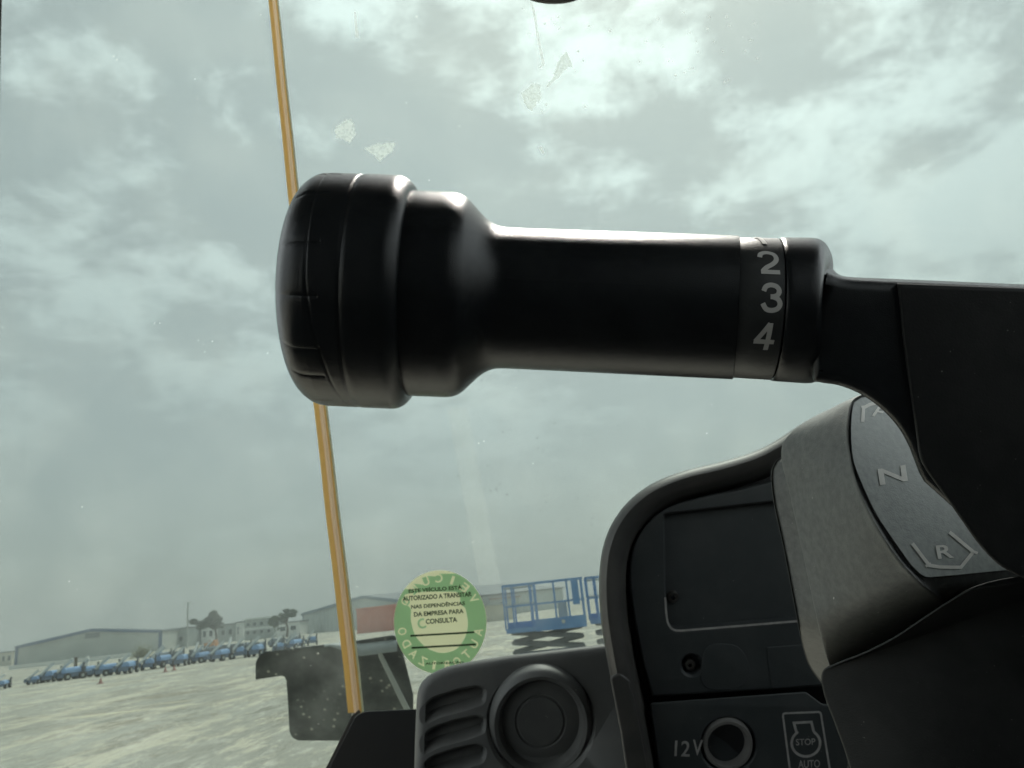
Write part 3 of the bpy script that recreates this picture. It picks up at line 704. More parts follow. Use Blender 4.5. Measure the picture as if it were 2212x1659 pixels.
# marks on the windscreen
def on_ws(x, y, off=0.0008): return P(x, y, wd(x, y) - off)
def patch(name, pts, mat, parent=ws):
    V = [on_ws(x, y) for x, y in pts] + [on_ws(x, y, 0.0003) for x, y in pts]; n = len(pts)
    tr = tessellate_polygon([[Vector((x, y, 0)) for x, y in pts]])
    return mk(name, V, [tuple(t_) for t_ in tr] + [(i, (i + 1) % n, n + (i + 1) % n, n + i) for i in range(n)], mat, parent, smooth=False)
def ragged(pts, j=2.0, n=5):
    out = []; m = len(pts); rg = random.Random(int(pts[0][0]))
    for i in range(m):
        a_, b_ = pts[i], pts[(i + 1) % m]
        for k in range(n):
            q = k / n; out.append((a_[0] + (b_[0] - a_[0]) * q + rg.uniform(-j, j), a_[1] + (b_[1] - a_[1]) * q + rg.uniform(-j, j)))
    return out
patch('tape_residue', ragged([(724, 276), (742, 262), (756, 256), (766, 270), (768, 292), (755, 308), (738, 300), (726, 296)]), 'residue')
patch('tape_residue', ragged([(786, 322), (808, 312), (852, 306), (848, 326), (822, 347)]), 'residue')
patch('tape_residue', ragged([(1128, 202), (1150, 182), (1168, 184), (1168, 215), (1148, 240), (1132, 222)]), 'residue')
patch('tape_residue', ragged([(1199, 150), (1212, 122), (1222, 112), (1238, 142), (1218, 152), (1205, 170), (1180, 190), (1196, 165)]), 'residue')
patch('scratch', [(x, y) for x, y in stroke(catmull([(1148, 4), (1156, 40), (1160, 70), (1166, 100), (1172, 130), (1174, 142)], 4), 5)[0][:21]] + [(x, y) for x, y in reversed(stroke(catmull([(1148, 4), (1156, 40), (1160, 70), (1166, 100), (1172, 130), (1174, 142)], 4), 5)[0][21:])], 'scratch')
patch('scratch', [(765, 25), (768, 25), (772, 60), (775, 80), (769, 82)], 'scratch')
patch('scratch', [(1164, 318), (1169, 316), (1176, 330), (1172, 332)], 'scratch')
patch('pale_band', [(966, 880), (1010, 880), (1082, 1262), (1036, 1268)], 'pale_band')  # faint pale slanting band across the glass
rg = random.Random(3)
def speck(cx, cy, r, mat):
    patch('dirt_speck', [(cx + r * math.cos(k * R(60)) * rg.uniform(.7, 1.2), cy + r * math.sin(k * R(60)) * rg.uniform(.7, 1.2)) for k in range(6)], mat)
for _ in range(60): speck(rg.gauss(1180, 120), rg.gauss(1010, 95), rg.uniform(1.2, 3.4), 'speckdark')
for _ in range(16): speck(rg.uniform(640, 900), rg.uniform(900, 1250), rg.uniform(1.2, 2.6), 'speckdark')
for _ in range(26): speck(rg.uniform(1380, 1640), rg.uniform(20, 180) , rg.uniform(1.5, 3.2), 'scratch')
for _ in range(20): speck(rg.uniform(1130, 1330), rg.uniform(10, 260) , rg.uniform(1.5, 3.2), 'scratch')

# round permit sticker on the glass
st = thing('permit_sticker', 'round green and beige permit sticker stuck on the windscreen', 'sticker', P(951, 1455, 0.87))
def on_st(k): return lambda x, y: on_ws(x, y, 0.0015 + 0.0004 * k)
def sc(cx, cy): return ((1500 + cx / 3.318) * .5486, (2200 + cy / 3.318) * .5486)
def ell(cx, cy, rx, ry, n=64, tilt=0): return [(cx + rx * math.cos(a) * math.cos(tilt) - ry * math.sin(a) * math.sin(tilt), cy + rx * math.cos(a) * math.sin(tilt) + ry * math.sin(a) * math.cos(tilt)) for a in [2 * math.pi * i / n for i in range(n)]]
SCX, SCY = 951, 1344
sp = ell(SCX, SCY, 100, 112, 72)
V = [on_st(0)(x, y) for x, y in sp] + [on_st(1)(x, y) for x, y in sp]; n = len(sp)
mk('paper_disc', V, [tuple(range(n)), tuple(range(2 * n - 1, n - 1, -1))] + [(i, (i + 1) % n, n + (i + 1) % n, n + i) for i in range(n)], 'st_beige', st, smooth=False)
def loops_of(V, Fc):                           # outlines of a flat glyph
    cnt = {}
    for f_ in Fc:
        for a, b in zip(f_, f_[1:] + f_[:1]): cnt[(a, b)] = 1
    nxt = {a: b for (a, b) in cnt if (b, a) not in cnt}; out = []
    while nxt:
        a0 = next(iter(nxt)); l = []; a = a0
        while a in nxt: l.append(V[a]); a = nxt.pop(a)
        if len(l) > 2: out.append(l)
    return out
cuts = [rnd([sc(285, 465), sc(560, 430), sc(1030, 430), sc(1040, 600), sc(1105, 640), sc(1145, 850), sc(1110, 1020), sc(1000, 1190), sc(800, 1245), sc(600, 1180), sc(440, 1010), sc(385, 800), sc(395, 650), sc(330, 600)], 14, 4)]
def ringtext(s, a0, da, rad, h, wdt, flip):
    for i, ch in enumerate(s):
        a = R(a0 + da * i); x = SCX + rad * math.sin(a); y = SCY - rad * 1.12 * math.cos(a)
        cuts.extend(loops_of(*place(text(ch, 0.02), x, y, wdt * (0.4 if ch == 'I' else 1), h, math.degrees(a) + (180 if flip else 0), True)))
ringtext('VEICULO', 58, -20.0, 85, 19, 16, False)
ringtext('AUTORIZADO', 103, 17.2, 84, 19, 16, True)
lp = [ell(SCX, SCY, 99.5, 111.5, 72)] + cuts
pts = [q for l in lp for q in l]
mk('green_print', [on_st(2)(x, y) for x, y in pts], [tuple(t_) for t_ in tessellate_polygon([[Vector((x, y, 0)) for x, y in l] for l in lp])], 'st_green', st, smooth=False)
def line(s, cx, cy, wd_, ht, rot=-4): 
    x, y = sc(cx, cy); return place(text(s, 0.03), x, y, wd_ / 3.318 * .5486, ht / 3.318 * .5486, rot)
flat('small_print', merge(line('ESTE VEÍCULO ESTÁ', 710, 393, 700, 62), line('AUTORIZADO A TRANSITAR', 735, 492, 905, 62), line('NAS DEPENDÊNCIAS', 745, 600, 705, 62), line('DA EMPRESA PARA', 755, 706, 650, 60), line('CONSULTA', 790, 808, 410, 66), line('AUTORIZAÇÃO', 830, 1362, 500, 40, -2),
     stroke([sc(385, 1008), sc(800, 985), sc(1220, 960)], 4.0), stroke([sc(400, 1166), sc(800, 1143), sc(1240, 1120)], 4.0)), on_st(4), 'st_ink', st)
flat('logo_mark', merge(stroke(ell(*sc(545, 845), 9, 9, 20)[2:17], 4)), on_st(4), 'st_green', st)

# rear-view mirror, its lower edge just in view
t = thing('cab_mirror', 'dark rounded mirror edge at the top of the photo', 'mirror', P(1195, -60, 0.5))
slab('mirror_shell', catmull([(1080, -140), (1100, -40), (1140, -2), (1196, 9), (1252, -2), (1292, -40), (1312, -140), (1196, -190)], 8, True), 0.5, 0.035, 14, 'rim', t)
slab('mirror_glass', catmull([(1105, -130), (1120, -50), (1150, -22), (1196, -14), (1242, -22), (1272, -50), (1287, -130), (1196, -165)], 8, True), 0.498, 0.003, 2, 'dark', t)

# ------------------------------------------------------------------ air vent pod
pod = thing('air_vent_pod', 'dark grey plastic vent pod with louvre slots and a round outlet', 'air vent', P(1150, 1700, 0.52))
pd = lambda x, y: 0.50 + (1700 - y) * 0.00008
outline = catmull([(892, 1800), (895, 1660), (898, 1560), (902, 1498), (916, 1468), (948, 1447), (1000, 1432), (1100, 1416), (1200, 1404), (1310, 1391), (1420, 1376)], 6) + [(1420, 1800)]
slots = []
for dy in (0, 64, 126, 188):
    slots.append(rnd([(912, 1534 + dy), (935, 1512 + dy), (985, 1495 + dy), (1030, 1486 + dy), (1046, 1492 + dy), (1042, 1516 + dy), (1000, 1530 + dy), (950, 1543 + dy), (914, 1560 + dy)], 8, 3))
oc = (1168, 1564); circ = lambda r, n=56: [(oc[0] + r * math.cos(2 * math.pi * i / n), oc[1] + r * 1.06 * math.sin(2 * math.pi * i / n)) for i in range(n)]
slab('body', outline, pd, 0.09, 20, 'pod', pod, holes=slots + [circ(112)], hole_depth=0.012, hbev=7, seg=6)
def ringvf(c, prof, df, n=56, sy=1.0):        # ring facing the viewer; prof (radius px, depth offset m)
    V, Fc = [], []; m = len(prof)
    for i in range(n):
        a = 2 * math.pi * i / n
        for r, o in prof: V.append(pz(c[0] + r * math.cos(a), c[1] + r * sy * math.sin(a), df(*c), o))
    for i in range(n):
        for k in range(m - 1):
            j = (i + 1) % n; Fc.append((i * m + k, i * m + k + 1, j * m + k + 1, j * m + k))
    return V, Fc
ro = mk('outlet_ring', *ringvf(oc, [(113, 0.010), (112, 0.002), (108, -0.001), (100, -0.003), (92, -0.002), (86, 0.002), (84, 0.010)], pd, sy=1.06), 'pod', pod)
mk('outlet_disc', *ringvf(oc, [(88, 0.006), (70, 0.0040), (56, 0.0036), (54, 0.0046), (51, 0.0046), (49, 0.0034), (20, 0.0030), (0.5, 0.003)], pd, sy=1.06), 'pod', pod)

# ------------------------------------------------------------------ dashboard hood
dash = thing('dashboard', 'black hooded dashboard panel with screws, 12 volt socket and engine stop symbol', 'dashboard', P(1550, 1750, 0.46))
dd = lambda x, y: 0.43 + (1659 - y) * 0.00004 + (x - 1300) * 0.00003
O = catmull([(2080, 800), (1960, 832), (1870, 858), (1790, 884), (1735, 912), (1685, 945), (1630, 974), (1560, 996), (1475, 1017), (1408, 1044), (1357, 1082), (1320, 1132), (1300, 1188), (1293, 1255), (1296, 1330), (1306, 1400), (1321, 1480), (1338, 1560), (1357, 1660), (1380, 1790)], 5)
sec = [(60, 0.17), (26, 0.08), (8, 0.035), (1, 0.018), (1.5, 0.010), (7, 0.003), (17, 0), (34, 0.001), (46, 0.005), (54, 0.012), (60, 0.022), (64, 0.045)]
V, Fc = [], []; m = len(sec)
for i, (x, y) in enumerate(O):
    a = np.array(O[max(i - 1, 0)]); b = np.array(O[min(i + 1, len(O) - 1)]); tt = (b - a) / np.linalg.norm(b - a); nx, ny = -tt[1], tt[0]
    if nx * (1700 - x) + ny * (1300 - y) < 0: nx, ny = -nx, -ny
    for q, o in sec: V.append(P(x + nx * q, y + ny * q, dd(x, y) + o))
for i in range(len(O) - 1):
    for k in range(m - 1): Fc.append((i * m + k, i * m + k + 1, (i + 1) * m + k + 1, (i + 1) * m + k))
mk('hood', V, Fc, 'rim', dash, ang=60)
dpan = lambda x, y: dd(x, y) + 0.016
bk = [(x + 40, y + 30) if x < 1900 else (x, y + 45) for x, y in O[4:]]
slab('backing_plate', bk + [(2080, 1790)], lambda x, y: dd(x, y) + 0.047, 0.01, 0, 'dark', dash)
panel = catmull([(1410, 1505), (1392, 1440), (1375, 1360), (1362, 1280), (1361, 1215), (1376, 1162), (1408, 1120), (1450, 1092), (1520, 1072), (1600, 1056), (1700, 1030), (1790, 1000)], 5) + [(1990, 960), (1990, 1470), (1740, 1484)]
rec = rnd([(1436, 1112), (1560, 1098), (1900, 1058), (1900, 1326), (1720, 1341), (1456, 1363), (1441, 1342)], [6, 0, 6, 6, 0, 14, 8])
sc1 = [(1495 + 22 * math.cos(k * R(18)), 1437 + 22 * math.sin(k * R(18))) for k in range(20)]
slab('upper_panel', panel, dpan, 0.03, 5, 'dash', dash, holes=[rec, sc1], hole_depth=0.007, hbev=5)
def screw(x, y, r, df):
    s = mk('screw', *ringvf((x, y), [(r, 0.006), (r, 0.001), (r * 0.8, -0.001), (r * 0.35, -0.001), (r * 0.32, 0.003), (0.2, 0.003)], df, 24), 'screwm', dash)
MT['screwm'] = pbr('dull_screw', (0.10, 0.10, 0.09), (0.06, 0.055, 0.05), 0.45, 300, metal=0.6)
screw(1490, 1436, 13, lambda x, y: dpan(x, y) + 0.003); screw(1453, 1290, 14, lambda x, y: dpan(x, y) + 0.006)
flat('recess_edge_line', stroke(catmull([(1437, 1290), (1440, 1330), (1446, 1352), (1462, 1362), (1500, 1360)], 4) + [(1600, 1352), (1720, 1342), (1900, 1327)], 4.5), lambda x, y: P(x, y, dpan(x, y) - 0.0005), 'ink_dash', dash)  # flat pale line drawn along the recess edge
slab('oval_emboss', rnd([(1520, 1388), (1600, 1392), (1625, 1450), (1600, 1490), (1510, 1492)], 40), lambda x, y: dpan(x, y) - 0.0006, 0.003, 2, 'dash', dash)
slab('blank_cover', rnd([(1655, 1398), (1760, 1390), (1780, 1478), (1668, 1488)], 5), lambda x, y: dpan(x, y) - 0.0008, 0.003, 2, 'dash', dash)
lowd = lambda x, y: dd(x, y) + 0.010
lower = rnd([(1404, 1518), (1740, 1494), (1775, 1520), (1900, 1530), (1900, 1800), (1440, 1800)], [8, 4, 4, 2, 2, 2])
so_ = (1573, 1610); hole = [(so_[0] + 60 * math.cos(k * R(9)), so_[1] + 60 * math.sin(k * R(9))) for k in range(40)]
slab('lower_panel', lower, lowd, 0.03, 4, 'dash', dash, holes=[hole], hole_depth=0.006, hbev=3)
skt = mk('power_socket', *ringvf(so_, [(56, 0.007), (55, 0.002), (52, 0.0), (46, 0.0), (42.5, 0.002), (41, 0.004), (41, 0.04), (0.3, 0.041)], lowd, 48), 'socket', dash) if False else None
MT['socket'] = pbr('socket_rim', (0.16, 0.155, 0.15), (0.20, 0.195, 0.185), 0.4, 60)
skt = mk('power_socket', *ringvf(so_, [(56, 0.0058), (55, 0.002), (52, -0.0005), (46, -0.0005), (42.5, 0.002), (41, 0.0055)], lowd, 48), 'socket', dash)
mk('socket_barrel', *ringvf(so_, [(41, 0.0052), (40.5, 0.0057), (0.3, 0.0059)], lowd, 48), 'dark', skt)
on_low = lambda x, y: P(x, y, lowd(x, y) - 0.0006)
flat('voltage_lettering', merge(place(text('12', 0.012), 1474, 1617, 33, 34, 3), place(text('V', 0.012), 1507, 1615, 22, 34, 3)), on_low, 'ink_dash', dash)
eb = lambda cx, cy: ((2600 + cx / 2.765) * .5486, (2700 + cy / 2.765) * .5486)
outl = rnd([eb(1332, 302), eb(1745, 285), eb(1860, 1000), eb(1425, 1020)], 6, 4)
ring_ = [eb(1585 + 155 * math.cos(a), 625 + 145 * math.sin(a)) for a in np.linspace(R(-52), R(232), 36)]
eng = ring_ + [eb(1478, 490), eb(1455, 405), eb(1645, 395), eb(1668, 490)]
flat('engine_stop_symbol', merge(stroke(outl, 4.2, True), stroke(eng, 5.6, True), place(text('STOP', 0.01), *eb(1582, 612), 42, 14, -2), place(text('AUTO', 0.01), *eb(1620, 852), 47, 17, -2)), on_low, 'ink_dash', dash)
slab('side_trim', rnd([(1317, 1462), (1340, 1452), (1362, 1470), (1384, 1580), (1425, 1800), (1372, 1800), (1340, 1580)], [8, 8, 8, 2, 2, 2, 2]), lambda x, y: dd(x, y) - 0.004, 0.03, 7, 'rim', dash)

# ------------------------------------------------------------------ gear direction housing
hs = thing('shifter_housing', 'dusty grey housing with curved F N R direction scale', 'gear selector', P(1850, 1650, 0.24))
rows_rim = [(1868, 850), (1842, 866), (1833, 905), (1834, 960), (1850, 1040), (1885, 1120), (1938, 1203), (1992, 1262), (2034, 1300), (2066, 1362), (2080, 1440), (2090, 1560), (2100, 1720)]
rows_left = [(1850, 856), (1800, 880), (1712, 932), (1688, 980), (1706, 1066), (1727, 1160), (1754, 1285), (1769, 1355), (1786, 1420), (1806, 1480), (1826, 1550), (1846, 1640), (1866, 1760)]
rows_right = [(1920, 846), (1920, 858), (1985, 905), (2010, 962), (2060, 1040), (2130, 1110), (2190, 1180), (2230, 1240), (2245, 1290), (2255, 1360), (2260, 1440), (2265, 1560), (2270, 1720)]
nr = len(rows_rim)
d_rim = [0.229, 0.226, 0.221, 0.2155, 0.209, 0.2035, 0.200, 0.1995, 0.212, 0.245, 0.252, 0.258, 0.262]
d_left = [0.236, 0.240, 0.246, 0.248, 0.244, 0.239, 0.234, 0.2335, 0.246, 0.272, 0.278, 0.284, 0.288]
grid = []
for i in range(nr):
    lx, ly = rows_left[i]; rx, ry = rows_rim[i]; qx, qy = rows_right[i]
    row = [(lx, ly, d_left[i] + 0.018), (lx, ly, d_left[i] + 0.002)]
    for u_ in (0.03, 0.25, 0.5, 0.72, 0.86, 0.94):
        dd_ = d_left[i] + (d_rim[i] - d_left[i]) * (u_ ** 1.15) - 0.003 * math.sin(math.pi * min(1, u_ * 1.04))
        row.append((lx + (rx - lx) * u_, ly + (ry - ly) * u_, dd_))
    row.append((rx, ry, d_rim[i] + 0.0004))
    for u_ in (0.06, 0.3, 0.6, 1.0): row.append((rx + (qx - rx) * u_, ry + (qy - ry) * u_, d_rim[i] + 0.0022 + 0.019 * u_))
    grid.append(row)
def patch_surface(grid, nv, nu):
    g = [catmull(c, nv) for c in zip(*grid)]; g = list(zip(*g)); return [catmull(r, nu) for r in g]
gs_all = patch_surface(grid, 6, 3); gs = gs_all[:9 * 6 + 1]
V = [P(*q) for r in gs for q in r]; n = len(gs[0])
Fc = [(j * n + i, j * n + i + 1, (j + 1) * n + i + 1, (j + 1) * n + i) for j in range(len(gs) - 1) for i in range(n - 1)]
mk('shell', V, Fc, 'housing', hs, ang=60)
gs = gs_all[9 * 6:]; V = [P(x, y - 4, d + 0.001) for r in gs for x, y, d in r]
mk('lower_shell_shade', V, [(j * n + i, j * n + i + 1, (j + 1) * n + i + 1, (j + 1) * n + i) for j in range(len(gs) - 1) for i in range(n - 1)], 'black_dusty', hs, ang=60)  # same grey housing lower down, its shade put into a black material
# back half-shell flange seen as a paler strip along the left
fx = [(984, 1694), (992, 1680), (1004, 1671), (1030, 1665), (1095, 1673), (1168, 1689), (1259, 1707), (1357, 1725), (1412, 1738), (1446, 1752), (1480, 1778)]
fg = []
for y, x in fx:
    d0 = 0.2605 - (y - 980) * 0.000034 + max(0, y - 1350) * 0.00045
    fg.append([(x + 2, y, d0 + 0.02), (x, y, d0), (x + 2, y, d0 - 0.0009)] + [(x + o, y + o * 0.05, d0 - 0.0009 - o * 0.00017) for o in (10, 25, 45, 62)])
fs = patch_surface(fg, 3, 2); nn_ = len(fs[0])
mk('flange', [P(*q) for r in fs for q in r], [(j * nn_ + i, j * nn_ + i + 1, (j + 1) * nn_ + i + 1, (j + 1) * nn_ + i) for j in range(len(fs) - 1) for i in range(nn_ - 1)], 'housing', hs, ang=60)
# decal: smooth depth from the shell samples right of the rim
sam = np.array([(rows_rim[i][0] + (rows_right[i][0] - rows_rim[i][0]) * u_, rows_rim[i][1] + (rows_right[i][1] - rows_rim[i][1]) * u_, d_rim[i] + 0.0006 + 0.019 * u_) for i in range(1, 8) for u_ in (0.05, 0.3, 0.6, 1.0)]); sam[:, 2] -= 0.0008
def feat(x, y): x = (x - 1980) / 150; y = (y - 1050) / 200; return np.array([1 + 0 * x, x, y, x * x, x * y, y * y, y ** 3, x * y * y])
cf, *_ = np.linalg.lstsq(np.array([feat(a, b) for a, b, _ in sam]), sam[:, 2], rcond=None)
dec_d = lambda x, y: float(feat(x, y) @ cf)
h7 = lambda cx, cy: ((3000 + cx / 1.843) * .5486, (1500 + cy / 1.843) * .5486)
dl = catmull([h7(668, 158), h7(652, 250), h7(648, 400), h7(662, 560), h7(700, 680), h7(760, 820), h7(840, 980), h7(960, 1160), h7(1080, 1330)], 5) + [h7(1150, 1400), h7(1190, 1420), h7(1230, 1424), h7(1500, 1398), h7(1840, 1366)]
dr = catmull([h7(1860, 1340), h7(1700, 1160), h7(1500, 900), h7(1340, 640), h7(1230, 400), h7(1120, 220), h7(960, 100), h7(720, 122)], 5)
dpoly = dl + dr
V = [P(x, y, dec_d(x, y)) for x, y in dpoly] + [P(x, y, dec_d(x, y) + 0.002) for x, y in dpoly]; n = len(dpoly)
# fill the decal with a grid so that it follows the curve
def inside(x, y, poly):
    c = False
    for i in range(len(poly)):
        (xa, ya), (xb, yb) = poly[i - 1], poly[i]
        if (ya > y) != (yb > y) and x < (xb - xa) * (y - ya) / (yb - ya) + xa: c = not c
    return c
bm = bmesh.new(); vs = [bm.verts.new((x, y, 0)) for x, y in dpoly]; bm.faces.new(vs)
bmesh.ops.triangulate(bm, faces=bm.faces)
for _ in range(4):
    ed = [e for e in bm.edges if e.calc_length() > 22]
    if not ed: break
    bmesh.ops.subdivide_edges(bm, edges=ed, cuts=1); bmesh.ops.triangulate(bm, faces=bm.faces)
bmesh.ops.beautify_fill(bm, faces=bm.faces, edges=bm.edges)
V = [P(v.co.x, v.co.y, dec_d(v.co.x, v.co.y)) for v in bm.verts]; bm.verts.index_update(); Fc = [tuple(v.index for v in f_.verts) for f_ in bm.faces]; bm.free()
dec = mk('scale_decal', V, Fc, 'decal', hs, ang=60)
on_dec = lambda x, y: P(x, y, dec_d(x, y) - 0.0003)
def dtext(name, s, cx, cy, w_, h_, rot, shear=0): flat(name, place(text(s, 0.02, 2), *h7(cx, cy), w_ / 1.843 * .5486, h_ / 1.843 * .5486, rot, shear=shear), on_dec, 'ink', dec)
dtext('letter_f', 'F', 850, 225, 62, 70, 8, -0.5); dtext('letter_n', 'N', 950, 682, 205, 118, -9, 0.0); dtext('letter_r', 'R', 1328, 1238, 118, 100, -5, 0.1)
_k = [0]
def dstroke(name, pts, w_):
    q = []
    for a, b in zip(pts, pts[1:]):
        for k in range(6): q.append(h7(a[0] + (b[0] - a[0]) * k / 6, a[1] + (b[1] - a[1]) * k / 6))
    q.append(h7(*pts[-1])); _k[0] += 1; off = 0.00025 + 0.00003 * _k[0]; flat(name, stroke(q, w_), lambda x, y: P(x, y, dec_d(x, y) - off), 'ink', dec)
dstroke('forward_bracket', [(732, 298), (738, 195), (780, 172), (900, 140)], 7.5); dstroke('forward_tick', [(722, 190), (752, 184)], 5)
dstroke('reverse_bracket', [(1092, 1178), (1215, 1338), (1290, 1350), (1445, 1352), (1535, 1240), (1362, 1096)], 7.5); dstroke('reverse_tick', [(1188, 1345), (1228, 1325)], 6); dstroke('reverse_tick', [(1512, 1228), (1566, 1250)], 6)

# ------------------------------------------------------------------ multi-function lever
ZL = 0.18; K = ZL / F
lev = thing('control_lever', 'black twist-grip column lever with gear numbers 2 3 4', 'lever', P(2100, 690, ZL))
ax_s = 0.0420
AX = Vector((1, -ax_s, 0)).normalized(); PER = Vector((ax_s, 1, 0)).normalized()      # in camera right/up
def axp(x): return Vector(((x - CX) * K, -((632 + ax_s * (x - 780)) - CY) * K, ZL))
def lathe(name, prof, mat, parent, n=96, rf=None, thetas=None, caps=True, ang=40, shear=False):
    V, Fc = [], []; th = thetas if thetas is not None else [2 * math.pi * k / n for k in range(n)]; n = len(th)
    for x, r in prof:
        for a in th:
            c = axp(x - (np.interp(x, [1480, 1590, 1678, 1796], [0, 40, 28, 70]) * max(0.0, math.cos(a)) if shear else 0))
            rr = r - (rf(x, r, a) if rf else 0)
            q = c + PER * (rr * K * math.sin(a)) + Vector((0, 0, -rr * K * math.cos(a))); V.append(C(*q))
    for i in range(len(prof) - 1):
        for k in range(n):
            j = (k + 1) % n; Fc.append((i * n + k, i * n + j, (i + 1) * n + j, (i + 1) * n + k))
    if caps: Fc += [tuple(range(n)), tuple((len(prof) - 1) * n + k for k in range(n))]
    return mk(name, V, Fc, mat, parent, ang=ang)
# knob: a rounded wheel with a seam round it and shallow moulded lines along it
GR = [R(a) for a in (-33, -9, 15, 42, 66, 90, 114, 140, 165, 190, 215, 240, 265, 290, 312)]
def adist(a, b): return abs((a - b + math.pi) % (2 * math.pi) - math.pi)
def seam_pos(a):                              # wandering joint between cap and wheel
    s = math.sin(a); return 728 + 30 * max(0, -s) ** 1.3 * 1.5 - 8 * max(0, s)
def knob_cut(x, r, a):
    c = 0.0
    if r > 150:
        if 640 < x < 752:
            g = min(adist(a, b) for b in GR) * r
            if g < 4.0: c += 1.5 * (1 - g / 4.0)
        d = abs(x - seam_pos(a))
        if d < 3.2: c += 2.0 * (1 - d / 3.2)
    return c
kp = [(638, 0.5), (639, 60), (642, 120), (648, 160), (655, 188), (664, 210), (675, 226), (688, 237), (703, 244.5), (720, 247)]
kp = catmull(kp, 3) + [(720 + 1.6 * i, 247.4) for i in range(1, 39)]
kp += [(784, 247.4), (787, 245.6), (790, 245.6), (793, 247.6)] + [(800 + 6 * i, 248) for i in range(9)] + catmull([(852, 248), (866, 247), (878, 242), (888, 233), (893, 224), (894, 215), (893, 200)], 4)
tk = sorted(set([round(2 * math.pi * k / 120, 5) for k in range(120)] + [round((b + e / 247) % (2 * math.pi), 5) for b in GR for e in (-4, -2, 0, 2, 4)]))
kb = lathe('knob', kp, 'black', lev, rf=knob_cut, thetas=tk, ang=60)
lathe('grip_neck', catmull([(880, 180), (884, 208), (890, 217), (905, 218.5), (940, 218.5), (975, 218), (992, 214), (1006, 206), (1022, 190), (1040, 172), (1058, 159), (1076, 152.5), (1095, 151)], 5) + [(1140, 151), (1300, 152), (1450, 153), (1480, 153.1), (1560, 153.5), (1588, 153.7), (1590, 151.5), (1590, 140)], 'black', lev, shear=True)
# two faint moulding flats along the grip
for a0 in (R(8), R(-22)):
    V, Fc = [], []
    for i in range(41):
        x = 1090 + 420 * i / 40; c = axp(x)
        for da, h in ((-0.03, -0.6), (0, 0.25), (0.03, -0.6)):
            a = a0 + da; r = 152.3 + h + (x - 1300) / 480 * 1.5; V.append(C(*(c + PER * (r * K * math.sin(a)) + Vector((0, 0, -r * K * math.cos(a))))))
    for i in range(40):
        for k in range(2): Fc.append((i * 3 + k, i * 3 + k + 1, (i + 1) * 3 + k + 1, (i + 1) * 3 + k))
    mk('mould_line', V, Fc, 'black', lev)
ring = lathe('number_ring', [(1588, 140), (1589, 149.2), (1591, 150), (1640, 151), (1668, 151.6), (1670, 149), (1671, 140)], 'numring', lev, shear=True) if False else None
MT['numring'] = pbr('number_ring_film', (0.020, 0.022, 0.023), (0.030, 0.032, 0.032), 0.42, 120, bump=0.2, bscale=2000, bdist=0.0003)
ring = lathe('number_ring', [(1588, 140), (1589, 149.2), (1591, 150), (1640, 151), (1668, 151.6), (1670, 149), (1671, 140)], 'numring', lev, shear=True)
def sub_(p, n=6): return [(a[0] + (b[0] - a[0]) * k / n, a[1] + (b[1] - a[1]) * k / n) for a, b in zip(p, p[1:]) for k in range(n)] + [p[-1]]
DIG = {'1': [sub_([(0.1, -0.5), (0.1, 0.6)]), sub_([(-0.35, -0.25), (0.1, -0.45)])],
       '2': [catmull([(-0.46, -0.22), (-0.38, -0.40), (-0.15, -0.50), (0.10, -0.50), (0.34, -0.42), (0.44, -0.24), (0.38, -0.04), (0.14, 0.14), (-0.16, 0.28), (-0.40, 0.46)], 4), sub_([(-0.52, 0.50), (0.52, 0.50)])],
       '3': [catmull([(-0.46, -0.24), (-0.34, -0.42), (-0.06, -0.50), (0.26, -0.44), (0.40, -0.27), (0.30, -0.10), (0.06, -0.035), (-0.08, -0.03)], 4), catmull([(-0.08, -0.03), (0.06, -0.025), (0.34, 0.06), (0.46, 0.24), (0.34, 0.42), (0.03, 0.50), (-0.30, 0.45), (-0.50, 0.24)], 4)],
       '4': [sub_([(0.20, -0.56), (0.20, 0.60)]), sub_([(0.18, -0.54), (-0.48, 0.22)]), sub_([(-0.56, 0.22), (0.56, 0.22)])]}
def on_ring(x0, a0):
    def pf(dx, dy, up=0.0):                           # dx along the axis, dy downwards round the ring, in px
        a = a0 - dy / 151; r = 152.2 + up; c = axp(x0 + dx); return C(*(c + PER * (r * K * math.sin(a)) + Vector((0, 0, -r * K * math.cos(a)))))
    return pf
for s, a0, x0, w_ in (('1', 66, 1615, 24), ('2', 32, 1613, 43), ('3', 2.5, 1614, 42), ('4', -27, 1609, 43)):
    V, Fc = [], []; pf = on_ring(x0, R(a0))
    for li, pth in enumerate(DIG[s]):
        v_, f_ = stroke([(px * w_ * 0.84, py * 50) for px, py in pth], 9.6); o = len(V); V += [pf(x, y, 0.12 * li) for x, y in v_]; Fc += [tuple(k + o for k in q) for q in f_]
    mk('numeral', V, Fc, 'ink_grey', ring, smooth=False)
lathe('collar', catmull([(1671, 140), (1672, 149), (1676, 152.5), (1684, 154), (1720, 155), (1748, 155.5), (1764, 153), (1778, 145), (1788, 132), (1794, 115), (1796, 95), (1796, 70)], 4), 'black', lev, shear=True)
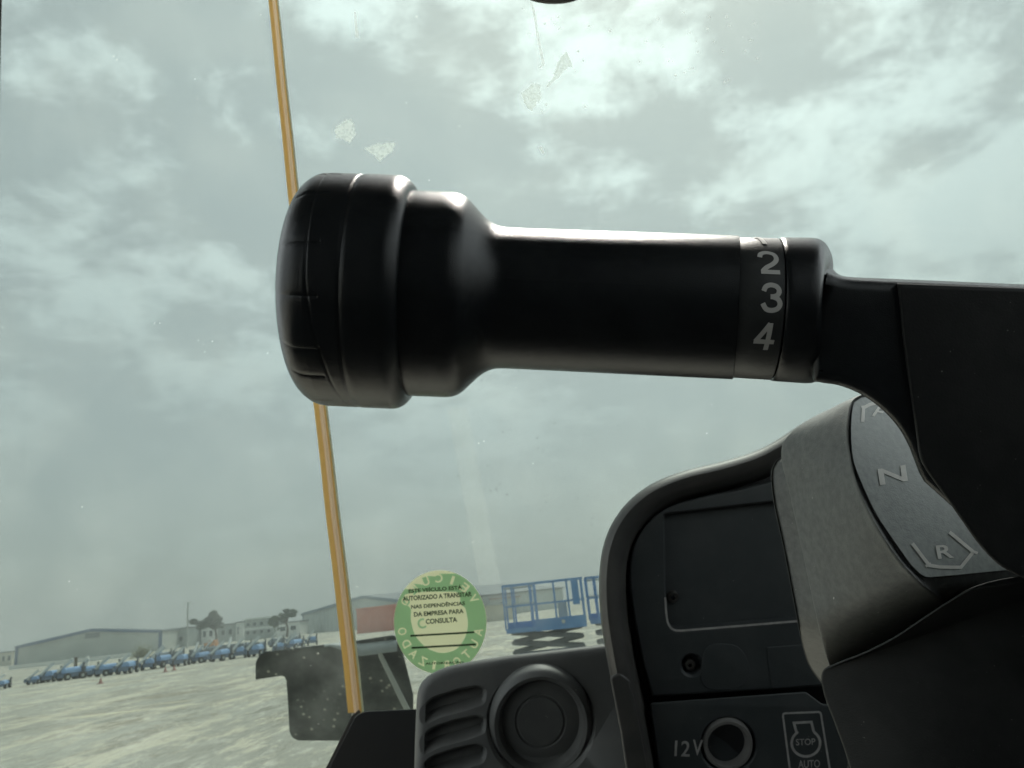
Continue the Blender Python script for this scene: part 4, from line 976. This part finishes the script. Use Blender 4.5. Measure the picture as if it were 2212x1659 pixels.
# stem and the bracket sweeping down to the column
stem_top = [(1786, 588), (1800, 592), (1816, 598), (1840, 602), (1900, 605), (2000, 609), (2400, 626)]
stem_low = [(1996, 1040), (1985, 1020), (1974, 992), (1962, 962), (1942, 926), (1914, 893), (1882, 866), (1848, 846), (1810, 832), (1772, 826), (1755, 815), (1752, 740), (1760, 660)]
sp_ = catmull(stem_top, 4) + [(2400, 1230), (2130, 1160)] + catmull(stem_low, 4)
slab('stem', sp_, 0.1675, 0.026, 26, 'black', lev, seg=8, ang=60)
fil = []
lathe('stem_tube', catmull([(1790, 100), (1797, 92), (1806, 84), (1820, 79), (1845, 77), (1900, 77)], 4) + [(2300, 77)], 'black', lev, shear=True)
# steering column shroud on the right
col = thing('column_shroud', 'black steering column shroud filling the right side', 'steering column', P(2200, 1500, 0.17))
shp = catmull([(1938, 612), (1943, 660), (1952, 750), (1966, 850), (1979, 940), (1986, 985), (2002, 1018), (2044, 1076), (2080, 1128), (2118, 1180), (2166, 1226), (2240, 1262)], 5) + [(2700, 1290), (2700, 640)]  # lower left edge shaped to stand in for the shadow across the decal
slab('shroud', shp, 0.1662, 0.028, 9, 'black_dusty', col, seg=8, ang=60)
slab('column_core', rnd([(2000, 880), (2700, 880), (2700, 1900), (1830, 1900), (1830, 1480), (1990, 1300)], 20), 0.285, 0.03, 10, 'black', col, seg=4)
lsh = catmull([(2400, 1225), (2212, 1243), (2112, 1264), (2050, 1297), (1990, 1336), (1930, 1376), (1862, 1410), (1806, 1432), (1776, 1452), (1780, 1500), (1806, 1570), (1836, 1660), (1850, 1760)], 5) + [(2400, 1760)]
slab('lower_shade_slab', lsh, lambda x, y: 0.192 + max(0.0, 2100 - x) * 0.00012, 0.03, 4, 'black_dusty', col, seg=3, ang=70)  # added black slab standing in for the shadow over the lower housing
# ------------------------------------------------------------------ haze over the yard
m, t = new_mat('haze_air'); o = N('ShaderNodeOutputMaterial', t); pv = N('ShaderNodeVolumePrincipled', t)
pv.inputs['Color'].default_value = (0.93, 0.97, 0.96, 1); pv.inputs['Density'].default_value = 0.0019; pv.inputs['Anisotropy'].default_value = 0.2
L(pv.outputs[0], o.inputs['Volume'], t)
hz = mk('haze', *boxvf(lambda x, y, z: Vector((x, y, z)), -6100, 6100, -500, 9100, -1.0, 30.0), m, smooth=False)
hz['kind'] = 'stuff'; hz['label'] = 'thin pale haze over the yard'
